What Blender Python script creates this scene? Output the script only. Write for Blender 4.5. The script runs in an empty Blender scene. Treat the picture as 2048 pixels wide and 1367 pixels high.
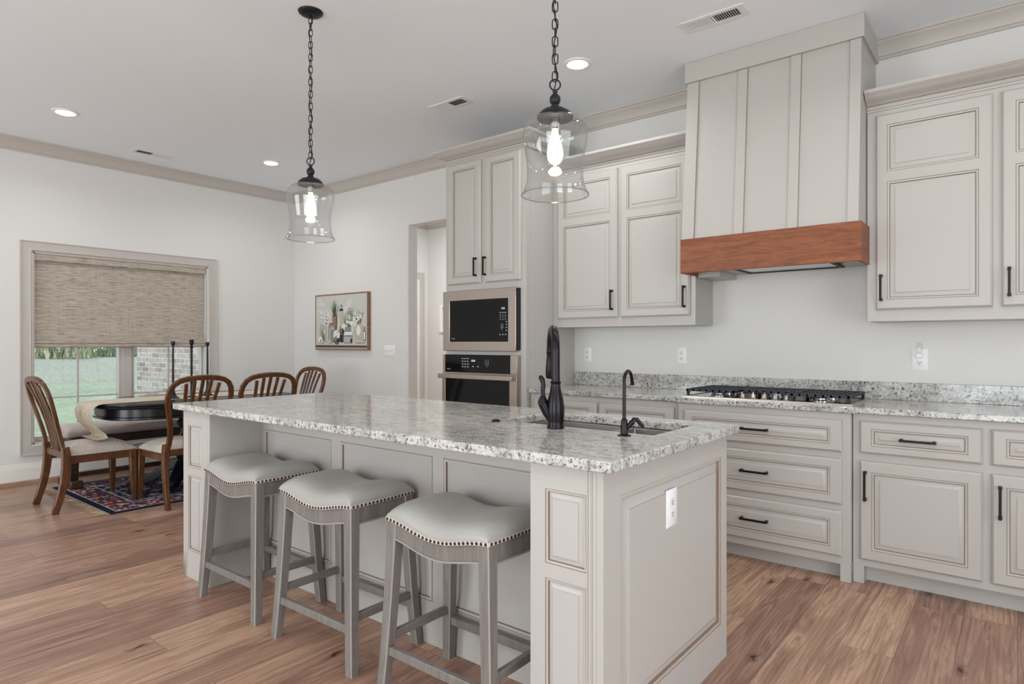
import bpy, bmesh, math, random
from mathutils import Matrix, Vector
PI = math.pi
random.seed(7)
S = bpy.context.scene
C = S.collection

# ------------------------------------------------------------------ camera, world, exposure
cd = bpy.data.cameras.new('camera'); cam = bpy.data.objects.new('camera', cd); C.objects.link(cam)
cam.location = (0, 0, 1.233)
cam.rotation_euler = (PI/2, 0, math.radians(38.8))
cd.sensor_width = 36; cd.sensor_fit = 'HORIZONTAL'
cd.lens = 1258/2048*36
cd.shift_y = 2/2048
cd.clip_start = .05; cd.clip_end = 500
S.camera = cam
S.cycles.transparent_max_bounces = 32; S.cycles.max_bounces = 14; S.cycles.diffuse_bounces = 10
S.view_settings.view_transform = 'Standard'
S.view_settings.look = 'None'
S.view_settings.exposure = 0.0
S.view_settings.gamma = 1
S.view_settings.use_curve_mapping = False

W = bpy.data.worlds.new('sky'); S.world = W; W.use_nodes = True
wn = W.node_tree.nodes; wl_ = W.node_tree.links
bg = wn['Background']
tc = wn.new('ShaderNodeTexCoord'); sep = wn.new('ShaderNodeSeparateXYZ'); rp = wn.new('ShaderNodeValToRGB')
wl_.new(tc.outputs['Generated'], sep.inputs[0]); wl_.new(sep.outputs['Z'], rp.inputs[0]); wl_.new(rp.outputs[0], bg.inputs[0])
rp.color_ramp.elements[0].color = (.82, .86, .86, 1); rp.color_ramp.elements[1].color = (.62, .76, .95, 1)
bg.inputs[1].default_value = 2.1

CEIL = 3.0; BW = 4.233; LW = -6.74; RW = 2.6; FW = -3.2      # ceiling height, back, left, right and front wall faces

def area(name, loc, rot, sx, sy, power, col=(1, 1, 1), shape='RECTANGLE', spread=PI):
    l = bpy.data.lights.new(name, 'AREA'); l.shape = shape; l.size = sx
    if shape == 'RECTANGLE': l.size_y = sy
    l.energy = power; l.color = col; l.spread = spread
    o = bpy.data.objects.new(name, l); C.objects.link(o); o.location = loc; o.rotation_euler = rot
    return o
# fill lights added out of view, set in openings of the front and right walls
area('fill_front_left', (-4.2, FW-.02, 1.2), (-PI/2, 0, PI), 2.2, 2.2, 82, (.88, .95, 1))
area('fill_front_right', (0.2, FW-.02, 1.2), (-PI/2, 0, PI), 2.2, 2.2, 82, (.88, .95, 1))
area('fill_right', (RW+.02, .5, 1.25), (0, PI/2, 0), 2.3, 2.8, 50, (.89, .95, 1))

# ------------------------------------------------------------------ helpers
def lin(c):
    return tuple((x/255/12.92 if x/255 <= .04045 else ((x/255+.055)/1.055)**2.4) for x in c)
def mat(name, rgb, rough=.5, metal=0., spec=.5, coat=0., emit=None, estr=0):
    m = bpy.data.materials.new(name); m.use_nodes = True
    b = m.node_tree.nodes['Principled BSDF']
    b.inputs['Base Color'].default_value = (*lin(rgb), 1)
    b.inputs['Roughness'].default_value = rough
    b.inputs['Metallic'].default_value = metal
    b.inputs['Specular IOR Level'].default_value = spec
    b.inputs['Coat Weight'].default_value = coat
    if emit:
        b.inputs['Emission Color'].default_value = (*lin(emit), 1); b.inputs['Emission Strength'].default_value = estr
    return m
class NT:
    """small wrapper for building node trees"""
    def __init__(s, m): s.t = m.node_tree; s.b = s.t.nodes['Principled BSDF']
    def n(s, typ, **kw):
        n = s.t.nodes.new('ShaderNode'+typ)
        for k, v in kw.items():
            if k in n.inputs: n.inputs[k].default_value = v
            else: setattr(n, k, v)
        return n
    def l(s, a, b): s.t.links.new(a, b)
    def coord(s, scale=(1, 1, 1), rot=(0, 0, 0), kind='Object', loc=(0, 0, 0)):
        c = s.n('TexCoord'); mp = s.n('Mapping')
        mp.inputs['Scale'].default_value = scale; mp.inputs['Rotation'].default_value = rot; mp.inputs['Location'].default_value = loc
        s.l(c.outputs[kind], mp.inputs[0]); return mp.outputs[0]
    def world(s, scale=(1, 1, 1), rot=(0, 0, 0)):
        c = s.n('NewGeometry'); mp = s.n('Mapping')
        mp.inputs['Scale'].default_value = scale; mp.inputs['Rotation'].default_value = rot
        s.l(c.outputs['Position'], mp.inputs[0]); return mp.outputs[0]
    def noise(s, vec, scale, detail=3, rough=.5, dist=0):
        n = s.n('TexNoise'); n.inputs['Scale'].default_value = scale; n.inputs['Detail'].default_value = detail
        n.inputs['Roughness'].default_value = rough; n.inputs['Distortion'].default_value = dist
        s.l(vec, n.inputs['Vector']); return n
    def ramp(s, fac, stops, interp='LINEAR'):
        r = s.n('ValToRGB'); e = r.color_ramp.elements; r.color_ramp.interpolation = interp
        while len(e) < len(stops): e.new(.5)
        for i, (p, c) in enumerate(stops):
            e[i].position = p; e[i].color = (*lin(c), 1) if max(c) > 1.001 else (*c, 1)
        s.l(fac, r.inputs[0]); return r.outputs[0]
    def mix(s, fac, a, b, typ='MIX'):
        m = s.n('MixRGB', blend_type=typ)
        for i, v in enumerate((fac, a, b)):
            if isinstance(v, (int, float)): m.inputs[i].default_value = v
            elif isinstance(v, tuple): m.inputs[i].default_value = (*lin(v), 1) if max(v) > 1.001 else (*v, 1)
            else: s.l(v, m.inputs[i])
        return m.outputs[0]
    def math(s, op, a, b=0.):
        m = s.n('Math', operation=op)
        for i, v in enumerate((a, b)):
            if isinstance(v, (int, float)): m.inputs[i].default_value = v
            else: s.l(v, m.inputs[i])
        return m.outputs[0]
    def base(s, c): s.l(c, s.b.inputs['Base Color'])
    def bump(s, h, strength=.2, dist=.01):
        b = s.n('Bump'); b.inputs['Strength'].default_value = strength; b.inputs['Distance'].default_value = dist
        s.l(h, b.inputs['Height']); s.l(b.outputs[0], s.b.inputs['Normal'])

class MB:
    def __init__(s): s.v = []; s.f = []; s.m = []; s.M = Matrix()
    def add(s, vs, fs, m=0):
        o = len(s.v); s.v += [tuple(s.M @ Vector(p)) for p in vs]
        s.f += [tuple(i+o for i in f) for f in fs]; s.m += [m]*len(fs); return s
    def box(s, x0, x1, y0, y1, z0, z1, m=0):
        return s.add([(x0,y0,z0),(x1,y0,z0),(x1,y1,z0),(x0,y1,z0),(x0,y0,z1),(x1,y0,z1),(x1,y1,z1),(x0,y1,z1)],
            [(0,3,2,1),(4,5,6,7),(0,1,5,4),(1,2,6,5),(2,3,7,6),(3,0,4,7)], m)
    def hexa(s, p, m=0):
        return s.add(p, [(0,3,2,1),(4,5,6,7),(0,1,5,4),(1,2,6,5),(2,3,7,6),(3,0,4,7)], m)
    def lathe(s, prof, c=(0, 0, 0), n=24, m=0, cap=True):
        vs = []; fs = []; k = len(prof)
        for i in range(n):
            a = 2*PI*i/n
            for r, z in prof: vs.append((c[0]+r*math.cos(a), c[1]+r*math.sin(a), c[2]+z))
        for i in range(n):
            j = (i+1) % n
            for q in range(k-1): fs.append((i*k+q, j*k+q, j*k+q+1, i*k+q+1))
        if cap:
            if prof[0][0] > 1e-4: fs.append(tuple(i*k for i in range(n))[::-1])
            if prof[-1][0] > 1e-4: fs.append(tuple(i*k+k-1 for i in range(n)))
        return s.add(vs, fs, m)
    def tube(s, path, r, n=8, m=0, closed=False, sec=None):
        """sweep a round (or given 2D) section along a path; r scalar or per point"""
        P = [Vector(p) for p in path]; N = len(P); vs = []; fs = []
        rs = r if isinstance(r, (list, tuple)) else [r]*N
        prev = None
        for i in range(N):
            if closed: d = P[(i+1) % N]-P[i-1]
            else: d = P[min(i+1, N-1)]-P[max(i-1, 0)]
            d = d.normalized() if d.length > 1e-9 else Vector((0, 0, 1))
            if prev is None:
                up = Vector((0, 0, 1)) if abs(d.z) < .9 else Vector((1, 0, 0))
                u = d.cross(up).normalized()
            else:
                u = (prev-d*prev.dot(d)).normalized()
            prev = u; w = d.cross(u)
            if sec:
                for a, b in sec: vs.append(P[i]+u*a*rs[i]+w*b*rs[i])
            else:
                for k in range(n):
                    t = 2*PI*k/n; vs.append(P[i]+(u*math.cos(t)+w*math.sin(t))*rs[i])
        n = len(sec) if sec else n
        for i in range(N if closed else N-1):
            j = (i+1) % N
            for k in range(n):
                q = (k+1) % n; fs.append((i*n+k, i*n+q, j*n+q, j*n+k))
        if not closed: fs += [tuple(range(n))[::-1], tuple(range((N-1)*n, N*n))]
        return s.add(vs, fs, m)
    def strip(s, prof, p0, p1, out, m=0, e0=0, e1=0):
        """extrude an (outward, up) profile from p0 to p1; out = outward unit xy vector; e0/e1 = mitre slope (end shift per outward unit)"""
        p0 = Vector(p0); p1 = Vector(p1); d = (p1-p0).normalized(); o = Vector((out[0], out[1], 0)); k = len(prof)
        vs = [p0+o*a+Vector((0, 0, b))-d*a*e0 for a, b in prof]+[p1+o*a+Vector((0, 0, b))+d*a*e1 for a, b in prof]
        fs = [(i, (i+1) % k, k+(i+1) % k, k+i) for i in range(k)]+[tuple(range(k))[::-1], tuple(range(k, 2*k))]
        return s.add(vs, fs, m)
    def prism(s, poly, z0, z1, m=0):
        k = len(poly)
        return s.add([(x, y, z0) for x, y in poly]+[(x, y, z1) for x, y in poly],
            [(i, (i+1) % k, k+(i+1) % k, k+i) for i in range(k)]+[tuple(range(k))[::-1], tuple(range(k, 2*k))], m)
    def rings(s, R, m=None, cap=True):
        """R: list of (a0,a1,b0,b1,c, material) rectangles joined one to the next, last one capped"""
        vs = []; 
        for a0, a1, b0, b1, c, mm in R: vs += [(a0, b0, c), (a1, b0, c), (a1, b1, c), (a0, b1, c)]
        for i in range(len(R)-1):
            fs = [(i*4+k, i*4+(k+1) % 4, i*4+4+(k+1) % 4, i*4+4+k) for k in range(4)]
            o = len(s.v) if i == 0 else o
            if i == 0: s.v += [tuple(s.M @ Vector(p)) for p in vs]
            s.f += [tuple(q+o for q in f) for f in fs]; s.m += [R[i+1][5]]*4
        if cap: s.f.append(tuple(o+(len(R)-1)*4+k for k in range(4))); s.m.append(R[-1][5])
        return s
    def slab(s, a0, a1, b0, b1, c, holes, m=0):
        """flat face at height c with rectangular holes"""
        A = sorted({a0, a1, *[h[0] for h in holes], *[h[1] for h in holes]}); B = sorted({b0, b1, *[h[2] for h in holes], *[h[3] for h in holes]})
        for i in range(len(A)-1):
            for j in range(len(B)-1):
                x = (A[i]+A[i+1])/2; y = (B[j]+B[j+1])/2
                if any(h[0] < x < h[1] and h[2] < y < h[3] for h in holes): continue
                s.add([(A[i], B[j], c), (A[i+1], B[j], c), (A[i+1], B[j+1], c), (A[i], B[j+1], c)], [(0, 1, 2, 3)], m)
        return s
    def plate(s, a0, a1, b0, b1, c0, c1, holes, m=0):
        """solid plate with through holes"""
        A = sorted({a0, a1, *[h[0] for h in holes], *[h[1] for h in holes]}); B = sorted({b0, b1, *[h[2] for h in holes], *[h[3] for h in holes]})
        solid = {}
        for i in range(len(A)-1):
            for j in range(len(B)-1):
                x = (A[i]+A[i+1])/2; y = (B[j]+B[j+1])/2
                solid[i, j] = not any(h[0] < x < h[1] and h[2] < y < h[3] for h in holes)
        ids = {}; vs = []; fs = []
        def V(i, j, k):
            if (i, j, k) not in ids: ids[i, j, k] = len(vs); vs.append((A[i], B[j], (c0, c1)[k]))
            return ids[i, j, k]
        for (i, j), ok in solid.items():
            if not ok: continue
            fs.append((V(i,j,1), V(i+1,j,1), V(i+1,j+1,1), V(i,j+1,1))); fs.append((V(i,j,0), V(i,j+1,0), V(i+1,j+1,0), V(i+1,j,0)))
            if not solid.get((i-1, j)): fs.append((V(i,j,0), V(i,j,1), V(i,j+1,1), V(i,j+1,0)))
            if not solid.get((i+1, j)): fs.append((V(i+1,j,0), V(i+1,j+1,0), V(i+1,j+1,1), V(i+1,j,1)))
            if not solid.get((i, j-1)): fs.append((V(i,j,0), V(i+1,j,0), V(i+1,j,1), V(i,j,1)))
            if not solid.get((i, j+1)): fs.append((V(i,j+1,0), V(i,j+1,1), V(i+1,j+1,1), V(i+1,j+1,0)))
        return s.add(vs, fs, m)
    def build(s, name, mats, parent=None, bevel=0, seg=2, smooth=35, sub=0, uv=False):
        me = bpy.data.meshes.new(name)
        o = bpy.data.objects.new(name, me)
        if parent is not None:
            org = Vector((0, 0, 0)); q = parent
            while q is not None: org += q.location; q = q.parent
        else:
            xs = [p[0] for p in s.v]; ys = [p[1] for p in s.v]
            org = Vector(((min(xs)+max(xs))/2, (min(ys)+max(ys))/2, min(p[2] for p in s.v)))
            o.location = org
        me.from_pydata([Vector(p)-org for p in s.v], [], s.f)
        mats = mats if isinstance(mats, (list, tuple)) else [mats]
        for m in mats: me.materials.append(m)
        me.polygons.foreach_set('material_index', s.m)
        bm = bmesh.new(); bm.from_mesh(me); bmesh.ops.remove_doubles(bm, verts=bm.verts, dist=1e-6)
        bmesh.ops.recalc_face_normals(bm, faces=bm.faces); bm.to_mesh(me); bm.free()
        if smooth:
            me.shade_smooth(); me.set_sharp_from_angle(angle=math.radians(smooth))
        C.objects.link(o)
        if parent is not None: o.parent = parent
        if bevel:
            b = o.modifiers.new('bevel', 'BEVEL'); b.width = bevel; b.segments = seg; b.limit_method = 'ANGLE'; b.angle_limit = math.radians(40)
        if sub:
            b = o.modifiers.new('sub', 'SUBSURF'); b.levels = sub; b.render_levels = sub
        return o
def tag(o, label, cat, group=None, kind=None):
    if label: o['label'] = label
    if cat: o['category'] = cat
    if group: o['group'] = group
    if kind: o['kind'] = kind
    return o
def thing(name, label, cat, loc=(0, 0, 0), group=None):
    o = bpy.data.objects.new(name, None); C.objects.link(o); o.location = loc; o.empty_display_size = .1
    return tag(o, label, cat, group)
def struct(name, mb, m, parent=None, **k):
    o = mb.build(name, m, parent, **k)
    if parent is None: o['kind'] = 'structure'
    return o
def dup(root, loc, rz, label):
    def cp(o, par):
        c = o.copy(); C.objects.link(c); c.parent = par
        for ch in list(o.children): cp(ch, c)
        return c
    r = cp(root, None); r.location = loc; r.rotation_euler = (0, 0, rz); r['label'] = label
    return r
def frame(o, a, b):
    """matrix whose local a, b, c axes are the world vectors a, b and a x b, at point o"""
    a = Vector(a); b = Vector(b); c = a.cross(b)
    return Matrix(((a.x, b.x, c.x, o[0]), (a.y, b.y, c.y, o[1]), (a.z, b.z, c.z, o[2]), (0, 0, 0, 1)))
def front(y): return frame((0, y, 0), (1, 0, 0), (0, 0, 1))           # faces -y; a = x, b = z, c towards the room
def east(x): return frame((x, 0, 0), (0, 1, 0), (0, 0, 1))            # faces +x; a = y

# ------------------------------------------------------------------ materials
M = {}
M['paint'] = mat('cabinet_paint', (183, 179, 174), .38)
M['glaze'] = mat('glaze', (142, 122, 106), .5)
M['glaze2'] = mat('soft_glaze', (170, 158, 147), .5)
M['trimpaint'] = mat('trim_paint', (190, 184, 177), .4)
M['base_white'] = mat('baseboard_paint', (226, 223, 216), .4)
M['wall'] = mat('wall_paint', (220, 219, 216), .75)
M['ceil'] = mat('ceiling_paint', (236, 241, 246), .85)
M['white'] = mat('white_plastic', (238, 238, 240), .35)
M['white2'] = mat('white_enamel', (228, 227, 226), .4)
M['bronze'] = mat('dark_bronze', (46, 36, 32), .38, .85)
M['black'] = mat('black_metal', (30, 32, 37), .42, .4)
M['faucet'] = mat('oil_rubbed_bronze', (40, 37, 40), .27, .8)
M['iron'] = mat('cast_iron', (46, 48, 54), .55, .2)
M['dark'] = mat('dark_recess', (24, 24, 26), .6)
M['blackglass'] = mat('black_glass', (9, 13, 14), .06, 0, .22)
M['ovenglass'] = mat('oven_glass', (8, 8, 9), .07, 0, .22)
M['display'] = mat('display_light', (220, 235, 240), .4, emit=(225, 240, 245), estr=1.0)
M['marks'] = mat('panel_print', (170, 176, 178), .5)
M['navy'] = mat('black_paint', (17, 20, 27), .25, 0, .6)
M['leather'] = mat('grey_leather', (163, 161, 156), .32, 0, .5)
M['welt'] = mat('leather_welt', (205, 196, 188), .5)
M['nail'] = mat('nail_bronze', (70, 50, 42), .3, .9)
M['glassdark'] = M['blackglass']
M['chrome'] = mat('chrome', (190, 190, 192), .18, 1)

def steel():
    m = mat('brushed_steel', (176, 166, 156), .32, 1); t = NT(m)
    n = t.noise(t.coord((2, 2, 260)), 3, 2); t.l(t.math('MULTIPLY_ADD', n.outputs[0], .15), t.b.inputs['Roughness'])
    t.b.inputs['Roughness'].default_value = .3; r = t.math('MULTIPLY', n.outputs[0], .16); t.l(t.math('ADD', r, .24), t.b.inputs['Roughness']); return m
M['steel'] = steel()
M['sinksteel'] = mat('sink_steel', (166, 163, 159), .45, 1)

def glass(name, tint=(1, 1, 1), refl=1.0, rough=.02):
    m = bpy.data.materials.new(name); m.use_nodes = True; t = m.node_tree; t.nodes.clear()
    out = t.nodes.new('ShaderNodeOutputMaterial'); mx = t.nodes.new('ShaderNodeMixShader')
    tr = t.nodes.new('ShaderNodeBsdfTransparent'); tr.inputs[0].default_value = (*tint, 1)
    gl = t.nodes.new('ShaderNodeBsdfGlossy'); gl.inputs['Roughness'].default_value = rough
    lw = t.nodes.new('ShaderNodeLayerWeight'); lw.inputs[0].default_value = .5
    pw = t.nodes.new('ShaderNodeMath'); pw.operation = 'POWER'; pw.inputs[1].default_value = 3.6; t.links.new(lw.outputs['Facing'], pw.inputs[0])
    mm = t.nodes.new('ShaderNodeMath'); mm.operation = 'MULTIPLY_ADD'; mm.inputs[1].default_value = .6*refl; mm.inputs[2].default_value = .045*refl
    t.links.new(pw.outputs[0], mm.inputs[0]); t.links.new(mm.outputs[0], mx.inputs[0])
    t.links.new(tr.outputs[0], mx.inputs[1]); t.links.new(gl.outputs[0], mx.inputs[2]); t.links.new(mx.outputs[0], out.inputs[0])
    return m
M['pane'] = glass('window_glass', (.93, .96, .96), .8)
M['shadeglass'] = glass('clear_blown_glass', (.965, .97, .97), 1.0, .03)
M['bulbglass'] = glass('bulb_glass', (1, .97, .92), .8)
def bulb_mat():
    m = glass('lit_bulb_glass', (1, .95, .88), .8); t = m.node_tree; o = [n for n in t.nodes if n.type == 'OUTPUT_MATERIAL'][0]; mx0 = o.inputs[0].links[0].from_node
    em = t.nodes.new('ShaderNodeEmission'); em.inputs[0].default_value = (1, .86, .66, 1); em.inputs[1].default_value = 2.6
    mx = t.nodes.new('ShaderNodeMixShader'); mx.inputs[0].default_value = .42; t.links.new(mx0.outputs[0], mx.inputs[1]); t.links.new(em.outputs[0], mx.inputs[2]); t.links.new(mx.outputs[0], o.inputs[0]); return m
M['bulbglass'] = bulb_mat()
M['rim'] = glass('glass_rim', (.74, .77, .77), 2.4, .08)
M['filament'] = mat('filament', (255, 200, 130), .5, emit=(255, 226, 180), estr=60)
M['led'] = mat('led_lens', (255, 255, 252), .5, emit=(255, 253, 248), estr=26)
M['nightdome'] = mat('frosted_plastic', (225, 228, 230), .25); M['nightdome'].node_tree.nodes['Principled BSDF'].inputs['Transmission Weight'].default_value = .35

def floor_mat():
    m = mat('oak_floor', (170, 135, 110), .36, 0, .45); t = NT(m)
    co = t.world()
    sx = t.n('SeparateXYZ'); t.l(co, sx.inputs[0]); cb = t.n('CombineXYZ'); t.l(sx.outputs[1], cb.inputs[0]); t.l(sx.outputs[0], cb.inputs[1])
    br = t.n('TexBrick'); br.offset = .37; br.offset_frequency = 3; br.squash = 1
    for k, v in (('Color1', (0, 0, 0, 1)), ('Color2', (1, 1, 1, 1)), ('Mortar', (.5, .5, .5, 1)), ('Scale', 1.), ('Mortar Size', .0011), ('Mortar Smooth', .1), ('Bias', 0.), ('Brick Width', 1.75), ('Row Height', .19)):
        br.inputs[k].default_value = v
    t.l(cb.outputs[0], br.inputs['Vector'])
    tone = t.ramp(br.outputs['Color'], [(0, (146, 116, 97)), (.2, (172, 138, 114)), (.42, (184, 153, 124)), (.6, (162, 128, 106)), (.8, (194, 163, 133)), (1, (154, 124, 104))])
    # per-board offset for the figure
    off = t.n('VectorMath', operation='SCALE'); t.l(br.outputs['Color'], off.inputs[0]); off.inputs[3].default_value = 37.
    ad = t.n('VectorMath', operation='ADD'); t.l(cb.outputs[0], ad.inputs[0]); t.l(off.outputs[0], ad.inputs[1])
    mp = t.n('Mapping'); mp.inputs['Scale'].default_value = (.7, 7, 1); t.l(ad.outputs[0], mp.inputs[0])
    g1 = t.noise(mp.outputs[0], 1.5, 6, .6, 2.2)
    streak = t.ramp(g1.outputs[0], [(.26, (142, 106, 88)), (.42, (200, 169, 154)), (.5, (214, 189, 174)), (.57, (244, 229, 215)), (.66, (196, 163, 148)), (.78, (178, 138, 116))])
    c = t.mix(.85, tone, streak, 'MULTIPLY')
    # cathedral figure
    mp2 = t.n('Mapping'); mp2.inputs['Scale'].default_value = (1.3, 11, 1); t.l(ad.outputs[0], mp2.inputs[0])
    wv = t.n('TexWave', wave_type='BANDS', bands_direction='Y'); wv.inputs['Scale'].default_value = 1.5; wv.inputs['Distortion'].default_value = 9; wv.inputs['Detail'].default_value = 2.5; wv.inputs['Detail Scale'].default_value = .7
    t.l(mp2.outputs[0], wv.inputs['Vector'])
    fig = t.ramp(wv.outputs[0], [(0, (140, 108, 92)), (.14, (228, 214, 204)), (1, (252, 248, 244))])
    c = t.mix(.3, c, fig, 'MULTIPLY')
    mp3 = t.n('Mapping'); mp3.inputs['Scale'].default_value = (4, 150, 1); t.l(ad.outputs[0], mp3.inputs[0])
    g2 = t.noise(mp3.outputs[0], 1., 3, .6)
    fine = t.ramp(g2.outputs[0], [(.3, (190, 170, 155)), (.6, (255, 252, 248))])
    c = t.mix(.4, c, fine, 'MULTIPLY')
    # knots
    mp4 = t.n('Mapping'); mp4.inputs['Scale'].default_value = (1.5, 4.4, 1); nk = t.noise(ad.outputs[0], 22, 3, .6); nv = t.n('VectorMath', operation='SCALE'); nv.inputs[3].default_value = .05; t.l(nk.outputs['Color'], nv.inputs[0])
    na = t.n('VectorMath', operation='ADD'); t.l(ad.outputs[0], na.inputs[0]); t.l(nv.outputs[0], na.inputs[1]); t.l(na.outputs[0], mp4.inputs[0])
    vo = t.n('TexVoronoi', feature='F1', voronoi_dimensions='2D'); vo.inputs['Scale'].default_value = 1.05; vo.inputs['Randomness'].default_value = 1.; t.l(mp4.outputs[0], vo.inputs['Vector'])
    kn = t.ramp(vo.outputs['Distance'], [(.018, (.05, .04, .035)), (.035, (.28, .19, .15)), (.05, (.62, .5, .44)), (.12, (1, 1, 1))])
    cs = t.n('SeparateColor'); t.l(vo.outputs['Color'], cs.inputs[0])
    kf = t.math('GREATER_THAN', cs.outputs[0], .74)
    c = t.mix(t.math('MULTIPLY', kf, .95), c, kn, 'MULTIPLY')
    c = t.mix(br.outputs['Fac'], c, (92, 70, 58))
    c = t.mix(1.0, c, (255, 255, 255), 'MULTIPLY')
    hs = t.n('HueSaturation'); hs.inputs['Saturation'].default_value = 0.82; hs.inputs['Value'].default_value = 1.27; t.l(c, hs.inputs['Color']); c = hs.outputs[0]
    t.base(c)
    rr = t.ramp(g2.outputs[0], [(0, (.3, .3, .3)), (1, (.42, .42, .42))]); t.l(rr, t.b.inputs['Roughness'])
    t.bump(t.math('SUBTRACT', t.math('MULTIPLY', g2.outputs[0], .12), br.outputs['Fac']), .25, .002)
    return m
M['floor'] = floor_mat()

def granite():
    m = mat('white_granite', (215, 214, 210), .12, 0, .55); t = NT(m)
    co = t.world(); 
    n1 = t.noise(t.world((1, 2.2, 1), (0, 0, .35)), 14, 5, .62, .8)
    c = t.ramp(n1.outputs[0], [(.28, (136, 138, 138)), (.42, (182, 182, 178)), (.54, (208, 207, 202)), (.7, (214, 212, 207)), (.85, (176, 174, 170))])
    n2 = t.noise(t.world((1, 2.4, 1), (0, 0, .35)), 84, 4, .6, .4)
    c = t.mix(1., c, t.ramp(n2.outputs[0], [(.32, (84, 84, 88)), (.41, (190, 188, 186)), (.47, (255, 255, 255))]), 'MULTIPLY')
    n3 = t.noise(co, 210, 2, .5)
    c = t.mix(.8, c, t.ramp(n3.outputs[0], [(.3, (88, 86, 90)), (.4, (255, 255, 255))]), 'MULTIPLY')
    n4 = t.noise(t.world((1, 1.6, 1), (0, 0, .35)), 52, 3, .55, 1.)
    c = t.mix(1., c, t.ramp(n4.outputs[0], [(.255, (34, 34, 40)), (.3, (92, 84, 82)), (.335, (255, 255, 255))]), 'MULTIPLY')
    n5 = t.noise(co, 5, 2); c = t.mix(.5, c, t.ramp(n5.outputs[0], [(.35, (206, 204, 200)), (.6, (246, 246, 246))]), 'MULTIPLY')
    t.base(c); return m
M['granite'] = granite()

def wood(name, cols, scale=(1, 1, 1), rough=.35, rot=(0, 0, 0), amt=1.0):
    m = mat(name, cols[1], rough, 0, .45); t = NT(m)
    v = t.coord(scale, rot); n = t.noise(v, 3, 5, .6, 1.5)
    c = t.ramp(n.outputs[0], [(.25, cols[0]), (.5, cols[1]), (.75, cols[2])])
    n2 = t.noise(v, 14, 3, .6); c = t.mix(.35*amt, c, t.ramp(n2.outputs[0], [(.3, (150, 130, 115)), (.6, (255, 255, 255))]), 'MULTIPLY')
    t.base(c); return m
M['beam'] = wood('stained_maple', ((98, 50, 22), (134, 74, 38), (158, 94, 54)), (1.2, 1.2, 9), .42)
M['chairwood'] = wood('walnut_stain', ((60, 34, 17), (92, 56, 29), (116, 74, 41)), (6, 6, 2), .3)
M['benchwood'] = wood('dark_stain', ((46, 32, 26), (62, 44, 34), (78, 58, 46)), (4, 1.5, 4), .35)
M['stoolwood'] = wood('grey_wash', ((108, 102, 97), (123, 117, 112), (135, 129, 124)), (12, 12, 1.1), .5, (0, 0, 0), .45)
M['stooledge'] = mat('grey_wash_worn', (152, 145, 139), .5)
M['frameoak'] = wood('oak_moulding', ((120, 88, 62), (146, 110, 80), (164, 130, 98)), (3, 3, 8), .5)
M['shoe'] = wood('oak_shoe', ((132, 100, 80), (156, 120, 96), (170, 136, 110)), (2, .6, 2), .4)

def fabric(name, a, b, scale=60, rough=.95):
    m = mat(name, a, rough, 0, .2); t = NT(m)
    n = t.noise(t.coord(), scale, 3, .6); n2 = t.noise(t.coord(), 7, 3, .6)
    c = t.ramp(n.outputs[0], [(.35, a), (.65, b)]); c = t.mix(.3, c, t.ramp(n2.outputs[0], [(.3, (205, 195, 188)), (.7, (255, 255, 255))]), 'MULTIPLY')
    t.base(c); t.b.inputs['Sheen Weight'].default_value = .25; t.bump(n.outputs[0], .15, .003); return m
M['chairfab'] = fabric('oatmeal_chenille', (176, 166, 156), (196, 188, 178))
M['benchfab'] = fabric('taupe_velvet', (172, 158, 151), (190, 178, 170))
def runner_mat():
    m = mat('woven_runner', (196, 178, 152), .95, 0, .1); t = NT(m)
    u = t.n('TexCoord'); mp = t.n('Mapping'); mp.inputs['Scale'].default_value = (60, 220, 8); t.l(u.outputs['Object'], mp.inputs[0])
    n = t.noise(mp.outputs[0], 1, 2); c = t.ramp(n.outputs[0], [(.3, (178, 164, 142)), (.6, (216, 206, 186))]); t.base(c); t.bump(n.outputs[0], .5, .004); return m
M['runner'] = runner_mat()
M['fringe'] = mat('rug_fringe', (222, 208, 184), .95, 0, .1)
def shade_mat():
    m = mat('woven_grass', (168, 156, 142), .9, 0, .15); t = NT(m)
    n = t.noise(t.coord((1, 2.2, 190)), 1.6, 4, .65); n2 = t.noise(t.coord((1, 6, 60)), 2, 3, .6); n3 = t.noise(t.coord((1, 160, 2)), 1, 1)
    c = t.ramp(n.outputs[0], [(.3, (150, 141, 130)), (.45, (204, 194, 181)), (.6, (222, 213, 200)), (.75, (234, 226, 215))])
    c = t.mix(.6, c, t.ramp(n2.outputs[0], [(.28, (150, 138, 126)), (.55, (255, 255, 255))]), 'MULTIPLY')
    c = t.mix(.25, c, t.ramp(n3.outputs[0], [(.4, (215, 210, 204)), (.62, (255, 255, 255))]), 'MULTIPLY')
    t.base(c); t.bump(n.outputs[0], .4, .004)
    o = [x for x in t.t.nodes if x.type == 'OUTPUT_MATERIAL'][0]
    tr = t.n('BsdfTranslucent'); t.l(t.mix(1., c, (235, 205, 160), 'MULTIPLY'), tr.inputs[0]); mx = t.n('MixShader'); mx.inputs[0].default_value = .22
    t.l(t.b.outputs[0], mx.inputs[1]); t.l(tr.outputs[0], mx.inputs[2]); t.l(mx.outputs[0], o.inputs[0]); return m
M['shade'] = shade_mat()

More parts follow.
